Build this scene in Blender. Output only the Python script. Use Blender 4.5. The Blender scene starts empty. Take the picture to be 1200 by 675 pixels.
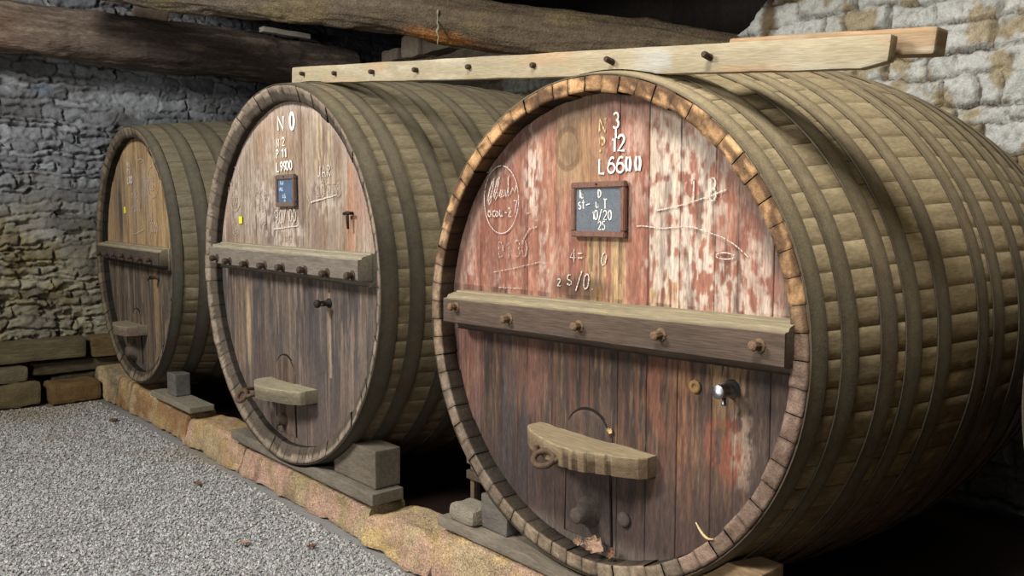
import bpy, bmesh, math, random
import numpy as np
from mathutils import Matrix, Vector

random.seed(7)
RNG = np.random.default_rng(11)
SC = bpy.context.scene
COL = SC.collection
Z0 = 1.38                                  # height of the big cask's axis above the gravel


# ------------------------------------------------------------------ helpers
def lin(c):
    c = np.asarray(c, float) / 255.0
    return np.where(c <= 0.04045, c / 12.92, ((c + 0.055) / 1.055) ** 2.4)


def _hash(ix, iy, iz, seed):
    h = (ix.astype(np.int64) * 374761393 + iy.astype(np.int64) * 668265263
         + iz.astype(np.int64) * 2147483647 + seed * 974711) & 0xffffffff
    h = ((h ^ (h >> 13)) * 1274126177) & 0xffffffff
    h = ((h ^ (h >> 16)) * 2246822519) & 0xffffffff
    return ((h ^ (h >> 15)) & 0xffffff) / float(0xffffff)


def vn(x, y, z=0.0, seed=0):
    x, y, z = np.broadcast_arrays(np.asarray(x, float), np.asarray(y, float), np.asarray(z, float))
    ix, iy, iz = np.floor(x), np.floor(y), np.floor(z)
    fx, fy, fz = x - ix, y - iy, z - iz
    fx, fy, fz = [t * t * (3 - 2 * t) for t in (fx, fy, fz)]
    r = 0
    for a in (0, 1):
        for b in (0, 1):
            for c in (0, 1):
                w = (fx if a else 1 - fx) * (fy if b else 1 - fy) * (fz if c else 1 - fz)
                r = r + w * _hash(ix + a, iy + b, iz + c, seed)
    return r


def fbm(x, y, z=0.0, seed=0, o=4):
    s, a, t = 0, 0.5, 0
    for i in range(o):
        f = 2.0 ** i
        s = s + a * vn(np.asarray(x) * f, np.asarray(y) * f, np.asarray(z) * f, seed + i * 17)
        t += a
        a *= 0.5
    return s / t


def sst(a, b, x):
    t = np.clip((np.asarray(x, float) - a) / (b - a), 0, 1)
    return t * t * (3 - 2 * t)


def mixc(c, d, w):
    w = np.clip(w, 0, 1)[..., None]
    return c * (1 - w) + np.asarray(d) * w


def gridf(nu, nv, wrap=False):
    i = np.arange(nu if wrap else nu - 1)[:, None]
    j = np.arange(nv - 1)[None, :]
    i2 = (i + 1) % nu
    f = np.stack([i * nv + j, i2 * nv + j, i2 * nv + j + 1, i * nv + j + 1], -1)
    return f.reshape(-1, 4)


def link(name, me, parent=None):
    o = bpy.data.objects.new(name, me)
    COL.objects.link(o)
    if parent is not None:
        o.parent = parent
    return o


def mesh(name, V, F, mat, parent=None, col=None, smooth=True, loc=None):
    me = bpy.data.meshes.new(name)
    V = V.tolist() if isinstance(V, np.ndarray) else V
    F = F.tolist() if isinstance(F, np.ndarray) else F
    me.from_pydata(V, [], F)
    if col is not None:
        a = me.color_attributes.new('Col', 'FLOAT_COLOR', 'POINT')
        c = np.ones((len(V), 4), np.float32)
        c[:, :3] = col
        a.data.foreach_set('color', c.ravel())
    me.materials.append(mat)
    if smooth:
        me.polygons.foreach_set('use_smooth', [True] * len(me.polygons))
    me.update()
    o = link(name, me, parent)
    if loc is not None:
        o.location = loc
    return o


def bmobj(name, bm, mat, parent=None, smooth=False, loc=None, col=None):
    bmesh.ops.recalc_face_normals(bm, faces=bm.faces)
    me = bpy.data.meshes.new(name)
    bm.to_mesh(me)
    bm.free()
    if col is not None:
        V = np.zeros(len(me.vertices) * 3)
        me.vertices.foreach_get('co', V)
        c = np.ones((len(me.vertices), 4), np.float32)
        c[:, :3] = col(V.reshape(-1, 3)) if callable(col) else col
        a = me.color_attributes.new('Col', 'FLOAT_COLOR', 'POINT')
        a.data.foreach_set('color', c.ravel())
    me.materials.append(mat)
    if smooth:
        me.polygons.foreach_set('use_smooth', [True] * len(me.polygons))
    o = link(name, me, parent)
    if loc is not None:
        o.location = loc
    return o


def tag(o, label=None, cat=None, group=None, kind=None):
    if label:
        o['label'] = label
    if cat:
        o['category'] = cat
    if group:
        o['group'] = group
    if kind:
        o['kind'] = kind
    return o


def thing(name, label, cat, loc=(0, 0, 0), rz=0.0, group=None):
    o = bpy.data.objects.new(name, None)
    COL.objects.link(o)
    o.empty_display_size = 0.1
    o.location = loc
    o.rotation_euler = (0, 0, rz)
    return tag(o, label, cat, group)


# ------------------------------------------------------------------ materials
def mat_attr(name, rough=0.85, stretch=(1, 1, 1), nscale=30, amp=0.5, bump=0.3, bdist=0.01,
             spec=0.25, fine=180, famp=0.25):
    """surface colour read from the mesh, broken up by grain / speckle in object space"""
    m = bpy.data.materials.new(name)
    m.use_nodes = True
    nt = m.node_tree
    N, L = nt.nodes, nt.links
    b = N['Principled BSDF']
    b.inputs['Roughness'].default_value = rough
    b.inputs['Specular IOR Level'].default_value = spec
    at = N.new('ShaderNodeAttribute')
    at.attribute_name = 'Col'
    tc = N.new('ShaderNodeTexCoord')
    mp = N.new('ShaderNodeMapping')
    mp.inputs['Scale'].default_value = stretch
    L.new(tc.outputs['Object'], mp.inputs['Vector'])
    n1 = N.new('ShaderNodeTexNoise')
    n1.inputs['Scale'].default_value = nscale
    n1.inputs['Detail'].default_value = 6
    n1.inputs['Roughness'].default_value = 0.65
    L.new(mp.outputs[0], n1.inputs['Vector'])
    n2 = N.new('ShaderNodeTexNoise')
    n2.inputs['Scale'].default_value = fine
    n2.inputs['Detail'].default_value = 3
    L.new(mp.outputs[0], n2.inputs['Vector'])
    r1 = N.new('ShaderNodeMapRange')
    r1.inputs['From Min'].default_value = 0.25
    r1.inputs['From Max'].default_value = 0.75
    r1.inputs['To Min'].default_value = 1 - amp
    r1.inputs['To Max'].default_value = 1 + amp
    L.new(n1.outputs['Fac'], r1.inputs['Value'])
    r2 = N.new('ShaderNodeMapRange')
    r2.inputs['From Min'].default_value = 0.25
    r2.inputs['From Max'].default_value = 0.75
    r2.inputs['To Min'].default_value = 1 - famp
    r2.inputs['To Max'].default_value = 1 + famp
    L.new(n2.outputs['Fac'], r2.inputs['Value'])
    mu = N.new('ShaderNodeMath')
    mu.operation = 'MULTIPLY'
    L.new(r1.outputs[0], mu.inputs[0])
    L.new(r2.outputs[0], mu.inputs[1])
    vm = N.new('ShaderNodeVectorMath')
    vm.operation = 'SCALE'
    L.new(at.outputs['Color'], vm.inputs[0])
    L.new(mu.outputs[0], vm.inputs['Scale'])
    L.new(vm.outputs[0], b.inputs['Base Color'])
    ad = N.new('ShaderNodeMath')
    ad.operation = 'ADD'
    L.new(n1.outputs['Fac'], ad.inputs[0])
    L.new(n2.outputs['Fac'], ad.inputs[1])
    bp = N.new('ShaderNodeBump')
    bp.inputs['Strength'].default_value = bump
    bp.inputs['Distance'].default_value = bdist
    L.new(ad.outputs[0], bp.inputs['Height'])
    L.new(bp.outputs[0], b.inputs['Normal'])
    return m


def mat_plain(name, c, rough=0.8, metal=0.0, nscale=40, amp=0.3, bump=0.2, stretch=(1, 1, 1), spec=0.3):
    m = mat_attr(name, rough, stretch, nscale, amp, bump, 0.006, spec)
    nt = m.node_tree
    b = nt.nodes['Principled BSDF']
    b.inputs['Metallic'].default_value = metal
    at = next(n for n in nt.nodes if n.type == 'ATTRIBUTE')
    rgb = nt.nodes.new('ShaderNodeRGB')
    rgb.outputs[0].default_value = (*lin(c), 1)
    for l in list(at.outputs['Color'].links):
        nt.links.new(rgb.outputs[0], l.to_socket)
    nt.nodes.remove(at)
    return m


def mat_chalk(name, c, cover=0.5, nscale=70, stretch=(1, 1, 0.5)):
    """powdery paint / chalk: broken cover over the wood behind"""
    m = bpy.data.materials.new(name)
    m.use_nodes = True
    nt = m.node_tree
    N, L = nt.nodes, nt.links
    b = N['Principled BSDF']
    b.inputs['Base Color'].default_value = (*lin(c), 1)
    b.inputs['Roughness'].default_value = 0.95
    b.inputs['Specular IOR Level'].default_value = 0.1
    tc = N.new('ShaderNodeTexCoord')
    mp = N.new('ShaderNodeMapping')
    mp.inputs['Scale'].default_value = stretch
    L.new(tc.outputs['Object'], mp.inputs['Vector'])
    n = N.new('ShaderNodeTexNoise')
    n.inputs['Scale'].default_value = nscale
    n.inputs['Detail'].default_value = 5
    L.new(mp.outputs[0], n.inputs['Vector'])
    r = N.new('ShaderNodeMapRange')
    t = 0.5 + (0.5 - cover) * 0.5
    r.inputs['From Min'].default_value = t - 0.08
    r.inputs['From Max'].default_value = t + 0.08
    L.new(n.outputs['Fac'], r.inputs['Value'])
    L.new(r.outputs[0], b.inputs['Alpha'])
    return m


M = {}
M['head'] = mat_attr('head_wood', 0.85, (1, 1, 0.16), 50, 0.28, 0.35, 0.006, 0.25, 170, 0.3)
M['stave'] = mat_attr('stave_wood', 0.9, (1, 0.22, 1), 26, 0.24, 0.16, 0.006, 0.2, 110, 0.22)
M['chime'] = mat_attr('stave_end_grain', 0.85, (1, 1, 1), 45, 0.35, 0.45, 0.006, 0.25, 150, 0.25)
M['hoop'] = mat_attr('dusty_iron', 0.8, (1, 1, 1), 22, 0.22, 0.25, 0.004, 0.3, 120, 0.2)
M['bar'] = mat_attr('bar_wood', 0.82, (0.08, 1, 1), 60, 0.3, 0.35, 0.005, 0.25, 190, 0.25)
M['block'] = mat_attr('block_wood', 0.88, (0.2, 1, 1), 40, 0.28, 0.4, 0.006, 0.2, 150, 0.22)
M['timber'] = mat_attr('old_timber_wood', 0.9, (1, 0.12, 1), 40, 0.4, 0.5, 0.01, 0.2, 150, 0.25)
M['beam'] = mat_attr('pale_beam_wood', 0.8, (0.12, 1, 1), 40, 0.16, 0.3, 0.005, 0.25, 160, 0.12)
M['log'] = mat_attr('rough_log', 0.9, (1, 0.25, 1), 14, 0.35, 0.7, 0.02, 0.2, 70, 0.3)
M['granite'] = mat_attr('granite', 0.9, (1, 1, 1), 38, 0.3, 0.7, 0.010, 0.2, 120, 0.6)
M['stone'] = mat_attr('wall_stone', 0.92, (1, 1, 1), 18, 0.22, 0.6, 0.012, 0.15, 90, 0.2)
M['gravel'] = mat_attr('gravel', 0.9, (1, 1, 1), 60, 0.25, 0.3, 0.004, 0.2, 250, 0.2)
M['ceil'] = mat_attr('ceiling_boards', 0.9, (1, 0.15, 1), 20, 0.35, 0.4, 0.01, 0.2, 90, 0.25)
M['iron'] = mat_plain('rusty_iron', (92, 74, 58), 0.75, 0.3, 60, 0.45, 0.4)
M['darkiron'] = mat_plain('dark_iron', (52, 46, 40), 0.65, 0.4, 60, 0.35, 0.3)
M['chrome'] = mat_plain('chrome', (150, 150, 152), 0.42, 1.0, 30, 0.05, 0.02)
M['slate'] = mat_plain('slate', (98, 104, 110), 0.6, 0, 25, 0.16, 0.08)
M['slateblue'] = mat_plain('blue_slate', (84, 100, 122), 0.45, 0, 25, 0.16, 0.08)
M['frame'] = mat_plain('slate_frame_wood', (116, 84, 72), 0.7, 0, 50, 0.3, 0.2, (1, 1, 0.3))
M['framegrey'] = mat_plain('grey_frame_wood', (104, 88, 80), 0.75, 0, 50, 0.3, 0.2, (1, 1, 0.3))
M['peg'] = mat_plain('peg_wood', (112, 90, 68), 0.8, 0, 50, 0.35, 0.3)
M['darkpeg'] = mat_plain('dark_peg_wood', (70, 58, 48), 0.85, 0, 50, 0.35, 0.3)
M['bung'] = mat_plain('bung_wood', (84, 74, 66), 0.8, 0, 50, 0.3, 0.3)
M['knot'] = mat_plain('pale_plug_wood', (150, 118, 76), 0.8, 0, 70, 0.3, 0.2)
M['leaf'] = mat_plain('dry_leaf', (158, 130, 108), 0.8, 0, 40, 0.4, 0.3)
M['leafrust'] = mat_plain('rust_leaf', (112, 82, 60), 0.8, 0, 40, 0.4, 0.3)
M['shaving'] = mat_plain('wood_shaving', (205, 180, 130), 0.8, 0, 40, 0.15, 0.1)
M['yellow'] = mat_plain('yellow_paper', (226, 214, 60), 0.7, 0, 30, 0.05, 0.05)
M['string'] = mat_plain('string', (150, 140, 122), 0.9, 0, 30, 0.2, 0.2)
M['groove'] = mat_plain('dark_gap', (30, 24, 20), 0.95, 0, 30, 0.2, 0.2)
M['white'] = mat_chalk('white_paint', (236, 230, 220), 0.99, 60)
M['cream'] = mat_chalk('faded_paint', (216, 184, 138), 0.5, 60)
M['chalk'] = mat_chalk('chalk', (214, 202, 190), 0.60, 170)
M['chalkfaint'] = mat_chalk('faint_chalk', (200, 180, 166), 0.42, 170)
M['slatechalk'] = mat_chalk('slate_chalk', (232, 230, 220), 0.78, 90)
M['bluechalk'] = mat_chalk('blue_chalk', (196, 216, 240), 0.6, 70)


# ------------------------------------------------------------------ block builder
def rough_block(name, size, mat, parent=None, loc=None, bevel=0.012, amp=0.006, freq=7.0, cuts=5,
                col=(120, 110, 95), colvar=0.16, seed=0, warp=None, colfn=None, rz=0.0, smooth=True, flat=True):
    """a worn solid block, origin at the middle of its base"""
    bm = bmesh.new()
    bmesh.ops.create_cube(bm, size=1.0)
    sx, sy, sz = size
    for v in bm.verts:
        v.co = Vector((v.co.x * sx, v.co.y * sy, (v.co.z + 0.5) * sz))
    if bevel > 0:
        bmesh.ops.bevel(bm, geom=list(bm.edges), offset=bevel, segments=2, profile=0.6, affect='EDGES')
    mx = max(size)
    for ax, s in enumerate(size):
        k = max(1, int(round(cuts * s / mx)))
        lo = 0 if ax == 2 else -s / 2
        for i in range(1, k + 1):
            p = [0, 0, 0]
            p[ax] = lo + s * i / (k + 1)
            n = [0, 0, 0]
            n[ax] = 1
            bmesh.ops.bisect_plane(bm, geom=list(bm.verts) + list(bm.edges) + list(bm.faces),
                                   plane_co=p, plane_no=n)
    bm.verts.ensure_lookup_table()
    P = np.array([v.co[:] for v in bm.verts])
    D = np.stack([fbm(P[:, 0] * freq, P[:, 1] * freq, P[:, 2] * freq, seed + 31 * k, 3) - 0.5 for k in range(3)], 1)
    Q = P + D * amp * 2
    if warp is not None:
        Q = warp(Q)
    if flat:
        Q[:, 2] = np.where(P[:, 2] < 1e-5, np.maximum(Q[:, 2], 0.0), Q[:, 2])
    for v, q in zip(bm.verts, Q):
        v.co = q
    base = lin(col)

    def cf(V):
        if colfn is not None:
            return colfn(V)
        n = fbm(V[:, 0] * 5, V[:, 1] * 5, V[:, 2] * 5, seed + 5, 3)
        return base[None, :] * (1 + (n[:, None] - 0.5) * 4 * colvar)
    o = bmobj(name, bm, mat, parent, smooth=smooth, loc=loc, col=cf)
    if smooth:
        o.modifiers.new('e', 'EDGE_SPLIT').split_angle = math.radians(38)
    o.rotation_euler = (0, 0, rz)
    return o


def lathe(bm, prof, n=16, mtx=None):
    """profile of (radius, height) turned about local z"""
    rings = []
    for r, h in prof:
        ring = []
        for i in range(n):
            a = 2 * math.pi * i / n
            p = Vector((r * math.cos(a), r * math.sin(a), h))
            ring.append(bm.verts.new(mtx @ p if mtx else p))
        rings.append(ring)
    for a, b in zip(rings[:-1], rings[1:]):
        for i in range(n):
            bm.faces.new((a[i], a[(i + 1) % n], b[(i + 1) % n], b[i]))
    bm.faces.new(rings[0][::-1])
    bm.faces.new(rings[-1])


def tube(bm, pts, r, n=8, closed=False):
    pts = [Vector(p) for p in pts]
    rings = []
    for i, p in enumerate(pts):
        if closed:
            t = pts[(i + 1) % len(pts)] - pts[i - 1]
        else:
            t = pts[min(i + 1, len(pts) - 1)] - pts[max(i - 1, 0)]
        t.normalize()
        u = t.orthogonal().normalized() if i == 0 else (u - t * u.dot(t)).normalized()
        w = t.cross(u)
        rr = r[i] if isinstance(r, (list, tuple)) else r
        rings.append([bm.verts.new(p + (u * math.cos(2 * math.pi * k / n) + w * math.sin(2 * math.pi * k / n)) * rr)
                      for k in range(n)])
    m = len(rings)
    for i in range(m if closed else m - 1):
        a, b = rings[i], rings[(i + 1) % m]
        for k in range(n):
            bm.faces.new((a[k], a[(k + 1) % n], b[(k + 1) % n], b[k]))
    if not closed:
        bm.faces.new(rings[0][::-1])
        bm.faces.new(rings[-1])


def prism(bm, prof, x0, x1, shift=None):
    """closed (y, z) outline pushed along x; shift(x) raises the section"""
    nseg = 24
    rings = []
    for i in range(nseg + 1):
        x = x0 + (x1 - x0) * i / nseg
        dz = shift(x) if shift else 0
        rings.append([bm.verts.new((x, y, z + dz)) for y, z in prof])
    n = len(prof)
    for a, b in zip(rings[:-1], rings[1:]):
        for k in range(n):
            bm.faces.new((a[k], a[(k + 1) % n], b[(k + 1) % n], b[k]))
    bm.faces.new(rings[0][::-1])
    bm.faces.new(rings[-1])


# ------------------------------------------------------------------ stroke lettering (chalk and stencil)
def arc(cx, cz, rx, rz, a0, a1, n=12):
    return [(cx + rx * math.cos(math.radians(a0 + (a1 - a0) * i / n)),
             cz + rz * math.sin(math.radians(a0 + (a1 - a0) * i / n))) for i in range(n + 1)]


GL = {
    '0': [arc(.3, .5, .28, .5, 90, 450, 18)],
    '1': [[(.1, .75), (.32, 1), (.32, 0)]],
    '2': [arc(.3, .73, .26, .27, 170, -40, 9) + [(.04, 0), (.6, 0)]],
    '3': [arc(.28, .74, .26, .26, 150, -80, 9), arc(.28, .25, .3, .27, 85, -150, 10)],
    '4': [[(.42, 0), (.42, 1), (.02, .32), (.62, .32)]],
    '5': [[(.55, 1), (.12, 1), (.08, .56)] + arc(.28, .3, .3, .3, 110, -140, 10)],
    '6': [[(.55, .90), (.44, .99), (.30, .97), (.17, .82), (.08, .60), (.05, .50)], arc(.32, .30, .30, .30, 0, 360, 18)],
    '7': [[(.02, 1), (.6, 1), (.2, 0)]],
    '8': [arc(.3, .76, .22, .24, -90, 270, 14), arc(.3, .26, .27, .26, 90, 450, 14)],
    '9': [arc(.3, .72, .26, .28, 0, 360, 14), [(.56, .72), (.5, .3), (.2, 0)]],
    'N': [[(.04, 0), (.04, 1), (.56, 0), (.56, 1)]],
    'P': [[(.06, 0), (.06, 1)] + arc(.2, .76, .32, .24, 90, -90, 8) + [(.06, .52)]],
    'L': [[(.08, 1), (.08, 0), (.58, 0)]],
    'D': [[(.06, 0), (.06, 1)] + arc(.1, .5, .45, .5, 90, -90, 10) + [(.06, 0)]],
    'T': [[(.0, 1), (.6, 1)], [(.3, 1), (.3, 0)]],
    't': [[(.3, 1), (.26, .1), (.45, 0)], [(.05, .68), (.55, .68)]],
    's': [arc(.3, .52, .24, .2, 60, 230, 6) + arc(.28, .16, .26, .18, 80, -150, 7)],
    'u': [[(.05, .7), (.08, .12), (.3, 0), (.5, .15), (.52, .7), (.56, 0)]],
    'l': [[(.3, 1), (.25, .1), (.4, 0)]],
    'J': [[(.45, 1), (.42, .1), (.2, 0), (.02, .2)]],
    'A': [[(.0, 0), (.3, 1), (.6, 0)], [(.12, .35), (.48, .35)]],
    'R': [[(.06, 0), (.06, 1)] + arc(.2, .76, .32, .24, 90, -90, 8) + [(.06, .52), (.58, 0)]],
    'O': [arc(.3, .5, .3, .5, 90, 450, 16)],
    'o': [arc(.3, .28, .24, .28, 90, 450, 14)],
    'm': [[(.02, 0), (.08, .6), (.12, .1), (.22, .6), (.32, .6), (.32, .1), (.42, .6), (.54, .55), (.56, 0)]],
    'k': [[(.1, 0), (.12, 1)], [(.5, .7), (.12, .32), (.55, 0)]],
    'i': [[(.3, .65), (.28, .1), (.4, 0)], [(.3, .9), (.31, .94)]],
    '/': [[(.0, -.15), (.5, 1.15)]],
    '+': [[(.02, .5), (.58, .5)], [(.3, .8), (.3, .2)]],
    '.': [[(.2, 0), (.26, .03)]],
    '-': [[(.05, .5), (.55, .5)]],
    '=': [[(.05, .35), (.55, .35)], [(.05, .65), (.55, .65)]],
    ' ': [],
    '(': [arc(.42, .5, .3, .5, 118, 242, 9)],
    ')': [arc(.18, .5, .3, .5, 62, -62, 9)],
}


def text_strokes(s, x, z, h, w=0.75, slant=0.0, rise=0.0):
    out = []
    cx = x
    for ch in s:
        for g in GL.get(ch, []):
            out.append([(cx + (px * w + pz * slant) * h, z + pz * h + rise * (cx - x + px * h * w)) for px, pz in g])
        cx += h * w * (0.45 if ch in '.i1l' else 0.82)
    return out


def chalk_lines(groups, width, mat, parent, y, jit, R):
    """each word or line of handwriting is a part of its own"""
    for g in groups:
        if g:
            o = strokes('chalk_writing', g, width, mat, parent, y, jit)
            o.location.z += R


def strokes(name, polys, width, mat, parent, y, jit=0.0, label=None, thick=0.0015):
    V, F = [], []
    y0 = y
    for n_, pl in enumerate(polys):
        if len(pl) < 2:
            continue
        y = y0 - .0005 * (n_ % 4)      # later strokes lie over earlier ones
        P = np.array(pl, float)
        if jit:
            P = P + RNG.normal(0, jit, P.shape)
        T = np.gradient(P, axis=0)
        T /= np.linalg.norm(T, axis=1)[:, None] + 1e-9
        Nn = np.stack([-T[:, 1], T[:, 0]], 1)
        W = width * 0.5 * (1 + 0.12 * np.sin(np.arange(len(P)) * .6))
        A, B = P + Nn * W[:, None], P - Nn * W[:, None]
        b = len(V)
        for a_, b_ in zip(A, B):
            V += [(a_[0], y, a_[1]), (b_[0], y, b_[1]), (a_[0], y - thick, a_[1]), (b_[0], y - thick, b_[1])]
        n = len(P)
        for i in range(n - 1):
            o, q = b + i * 4, b + i * 4 + 4
            F += [(o + 2, q + 2, q + 3, o + 3), (o, o + 1, q + 1, q), (o, q, q + 2, o + 2), (o + 1, o + 3, q + 3, q + 1)]
        e = b + (n - 1) * 4
        F += [(b, b + 2, b + 3, b + 1), (e, e + 1, e + 3, e + 2)]
    o = mesh(name, V, F, mat, parent, smooth=False)
    if label:
        o['label'] = label
    return o


# ------------------------------------------------------------------ casks
def prof_r(R, bulge, L, y):
    return R + bulge * (1 - np.abs((np.asarray(y) - L / 2) / (L / 2)) ** 1.9)


def cask_head(root, R, RI, HY, planks, colfn, seed, step, label=None):
    """vertical plank head inside the croze, one mesh, colours per board"""
    bounds = [-RI] + list(planks) + [RI]
    xs, gap, pid = [], [], []
    for k in range(len(bounds) - 1):
        a, b = bounds[k], bounds[k + 1]
        g = 0.0022
        n = max(3, int((b - a) / step))
        cx = np.linspace(a + g, b - g, n)
        xs += [a + 0.0004] + list(cx) + [b - 0.0004]
        gap += [1] + [0] * n + [1]
        pid += [k] * (n + 2)
    xs, gap, pid = np.array(xs), np.array(gap), np.array(pid)
    rr = RI + 0.012
    nz = int(2 * rr / step)
    half = np.sqrt(np.maximum(rr * rr - xs * xs, 0.02 ** 2))
    t = np.linspace(-1, 1, nz)
    X = np.repeat(xs[:, None], nz, 1)
    Z = half[:, None] * t[None, :]
    offs = np.array([_hash(np.array([k]), np.array([3]), np.array([0]), seed)[0] for k in range(len(bounds))])
    Y = HY + (offs[pid] - 0.5)[:, None] * 0.006 + gap[:, None] * 0.012 \
        + (fbm(X * 30, Z * 3, seed=seed) - 0.5) * 0.003
    C = colfn(X, Z, pid[:, None] + 0 * X.astype(int))
    C = mixc(C, lin((26, 20, 17)), np.repeat(gap[:, None], nz, 1) * 0.92)
    V = np.stack([X, Y, Z], -1).reshape(-1, 3)
    V[:, 2] += R
    F = gridf(len(xs), nz)
    return mesh('head', V, F, M['head'], root, col=C.reshape(-1, 3))


def cask(name, label, centre, R, bulge, L, hoops, rz, seed, body_col, hoop_col, chime_fn, RI, HY, nst, dust_col=(160, 145, 114), cham=0.0):
    x, y, z = centre
    root = thing(name, label, 'cask', (x, y, z - R + Z0), rz, 'large wine casks in a row')
    # --- staves: one worn surface, a narrow groove at each joint
    ys = np.linspace(0, L, 64)
    cols, groove, sid = [], [], []
    for s in range(nst):
        for k, u in enumerate((0.0, 0.035, 0.35, 0.65, 0.965)):
            cols.append((s + u) / nst * 2 * math.pi)
            groove.append(1 if k == 0 else 0)
            sid.append(s)
    th, groove, sid = np.array(cols), np.array(groove), np.array(sid)
    rr = prof_r(R, bulge, L, ys)
    so = (_hash(sid, sid * 0, sid * 0, seed) - 0.5) * 0.004
    RR = rr[None, :] + so[:, None] - groove[:, None] * 0.0035
    TH = th[:, None] + 0 * RR
    YY = ys[None, :] + 0 * RR
    V = np.stack([RR * np.cos(TH), YY, RR * np.sin(TH) + R], -1).reshape(-1, 3)
    tone = 0.92 + 0.18 * _hash(sid, sid * 0 + 5, sid * 0, seed)[:, None]
    n1 = fbm(TH * 9, YY * 2.2, seed=seed + 3)
    n2 = fbm(TH * 30, YY * 5, seed=seed + 9)
    C = lin(body_col)[None, None, :] * (tone * (0.7 + 0.6 * n1))[..., None]
    C = mixc(C, lin((88, 70, 44)), sst(0.55, 0.75, n2) * 0.5)            # brown damp marks
    C = mixc(C, lin((168, 158, 128)), sst(0.62, 0.8, fbm(TH * 12, YY * 6, seed=seed + 21)) * 0.35)   # dust
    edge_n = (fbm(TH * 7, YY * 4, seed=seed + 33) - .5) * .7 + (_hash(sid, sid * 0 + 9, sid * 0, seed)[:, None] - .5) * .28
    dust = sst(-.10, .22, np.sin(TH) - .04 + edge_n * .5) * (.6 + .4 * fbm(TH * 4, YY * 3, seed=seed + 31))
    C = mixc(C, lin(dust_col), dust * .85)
    flk = sst(.61, .66, fbm(TH * 26, YY * 9, seed=seed + 51)) * sst(.1, -.1, np.sin(TH)) * sst(-.8, -.4, np.sin(TH))
    C = mixc(C, lin((176, 152, 112)), flk * sst(.45, .6, vn(TH * 3, YY * 3, seed=seed + 53)))   # flaking salts in the damp
    C = mixc(C, lin((40, 33, 24)), groove[:, None] * (.08 + .6 * sst(.35, .6, vn(TH * 5, YY * 2.5, seed=seed))))
    F = gridf(len(th), len(ys), True)
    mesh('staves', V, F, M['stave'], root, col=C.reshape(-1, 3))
    # --- chime: the ring of stave ends, each its own length and tone
    V, F, C = [], [], []
    for s in range(nst):
        a0, a1 = s / nst * 2 * math.pi, (s + 1) / nst * 2 * math.pi
        g = (a1 - a0) * (random.choice((.010, .014, .018, .03)) if cham == 0 else .008)
        yo = random.uniform(-0.004, 0.004)
        ri = RI + random.uniform(-0.004, 0.004)
        ro = R - 0.001 + random.uniform(-0.003, 0.0)
        nu, nr = 7, 6
        b = len(V)
        for i in range(nu):
            a = a0 + g + (a1 - a0 - 2 * g) * i / (nu - 1)
            row = [(ri, HY + 0.03), (ri, HY * 0.45 + cham * .5)] + [(ri + (ro - ri) * t, None) for t in np.linspace(0, 1, nr)] + [(ro, 0.02)]
            row[1] = (ri, .006 + cham)
            for j, (r_, y_) in enumerate(row):
                edge = 1 if i in (0, nu - 1) or j in (2, 1 + nr) else 0
                if y_ is None:
                    y_ = -0.006 + yo + cham * (1 - (r_ - ri) / (ro - ri)) + edge * 0.0022 + random.uniform(-.0015, .0015)
                V.append((r_ * math.cos(a), y_, r_ * math.sin(a) + R))
                cc = chime_fn(math.degrees((a0 + a1) / 2), s, r_ / R, a, y_)
                C.append(cc * (.32 if j < 2 else 1.0) * ((0.62 if cham == 0 else .8) if edge and i in (0, nu - 1) else 1.0))  # recess wall rows darkened: croze dirt plus painted shade
        F += (gridf(nu, nr + 3) + b).tolist()
    # dark bed behind the joints
    b = len(V)
    nb = 140
    for i in range(nb):
        a = 2 * math.pi * i / nb
        for r_, y_ in ((RI + 0.01, HY + 0.03), (RI + 0.01, 0.007 + cham), (R - 0.008, 0.007), (R - 0.008, 0.03)):
            V.append((r_ * math.cos(a), y_, r_ * math.sin(a) + R))
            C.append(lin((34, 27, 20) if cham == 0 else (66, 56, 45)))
    F += (gridf(nb, 4, True) + b).tolist()
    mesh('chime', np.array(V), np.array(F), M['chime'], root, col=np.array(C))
    # --- far head, plain boards seen only from behind
    n = 96
    V = [(0, L - 0.05, R)] + [(RI * math.cos(2 * math.pi * i / n), L - 0.05, R + RI * math.sin(2 * math.pi * i / n)) for i in range(n)]
    mesh('rear_head', V, [(0, 1 + i, 1 + (i + 1) % n) for i in range(n)], M['head'], root,
         col=np.tile(lin((96, 80, 62)), (n + 1, 1)), smooth=False)
    # --- iron hoops
    nt_ = 180
    for k, (h0, h1) in enumerate(hoops):
        a = np.linspace(0, 2 * math.pi, nt_, endpoint=False)
        rise = .006
        yv = np.array([h0, h0, h0 + (h1 - h0) * 0.33, h0 + (h1 - h0) * 0.66, h1, h1])
        rv = prof_r(R, bulge, L, yv) + np.array([0.0, .0055, .006, .006, .0055, 0.0]) + 0.0015
        wob = (fbm(np.cos(a) * 3, np.sin(a) * 3, k, seed) - .5) * 0.004
        Y = yv[None, :] + wob[:, None]
        RRr = rv[None, :] + 0 * Y
        A = a[:, None] + 0 * Y
        V = np.stack([RRr * np.cos(A), Y, RRr * np.sin(A) + R], -1).reshape(-1, 3)
        nn = fbm(np.cos(A) * 6 + k * 3, np.sin(A) * 6, Y * 8, seed + 40)
        C = lin(hoop_col)[None, None, :] * (0.72 + 0.56 * nn)[..., None]
        C = mixc(C, lin((96, 66, 40)), sst(0.6, 0.78, fbm(np.cos(A) * 11, np.sin(A) * 11, Y * 14 + k, seed + 77)) * .5)
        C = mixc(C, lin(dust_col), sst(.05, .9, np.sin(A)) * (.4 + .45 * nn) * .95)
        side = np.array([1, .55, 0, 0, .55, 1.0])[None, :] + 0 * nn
        C = mixc(C, lin((44, 37, 29)), side * .85)  # shadow gaps along the hoop edges painted as dark side walls
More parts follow.
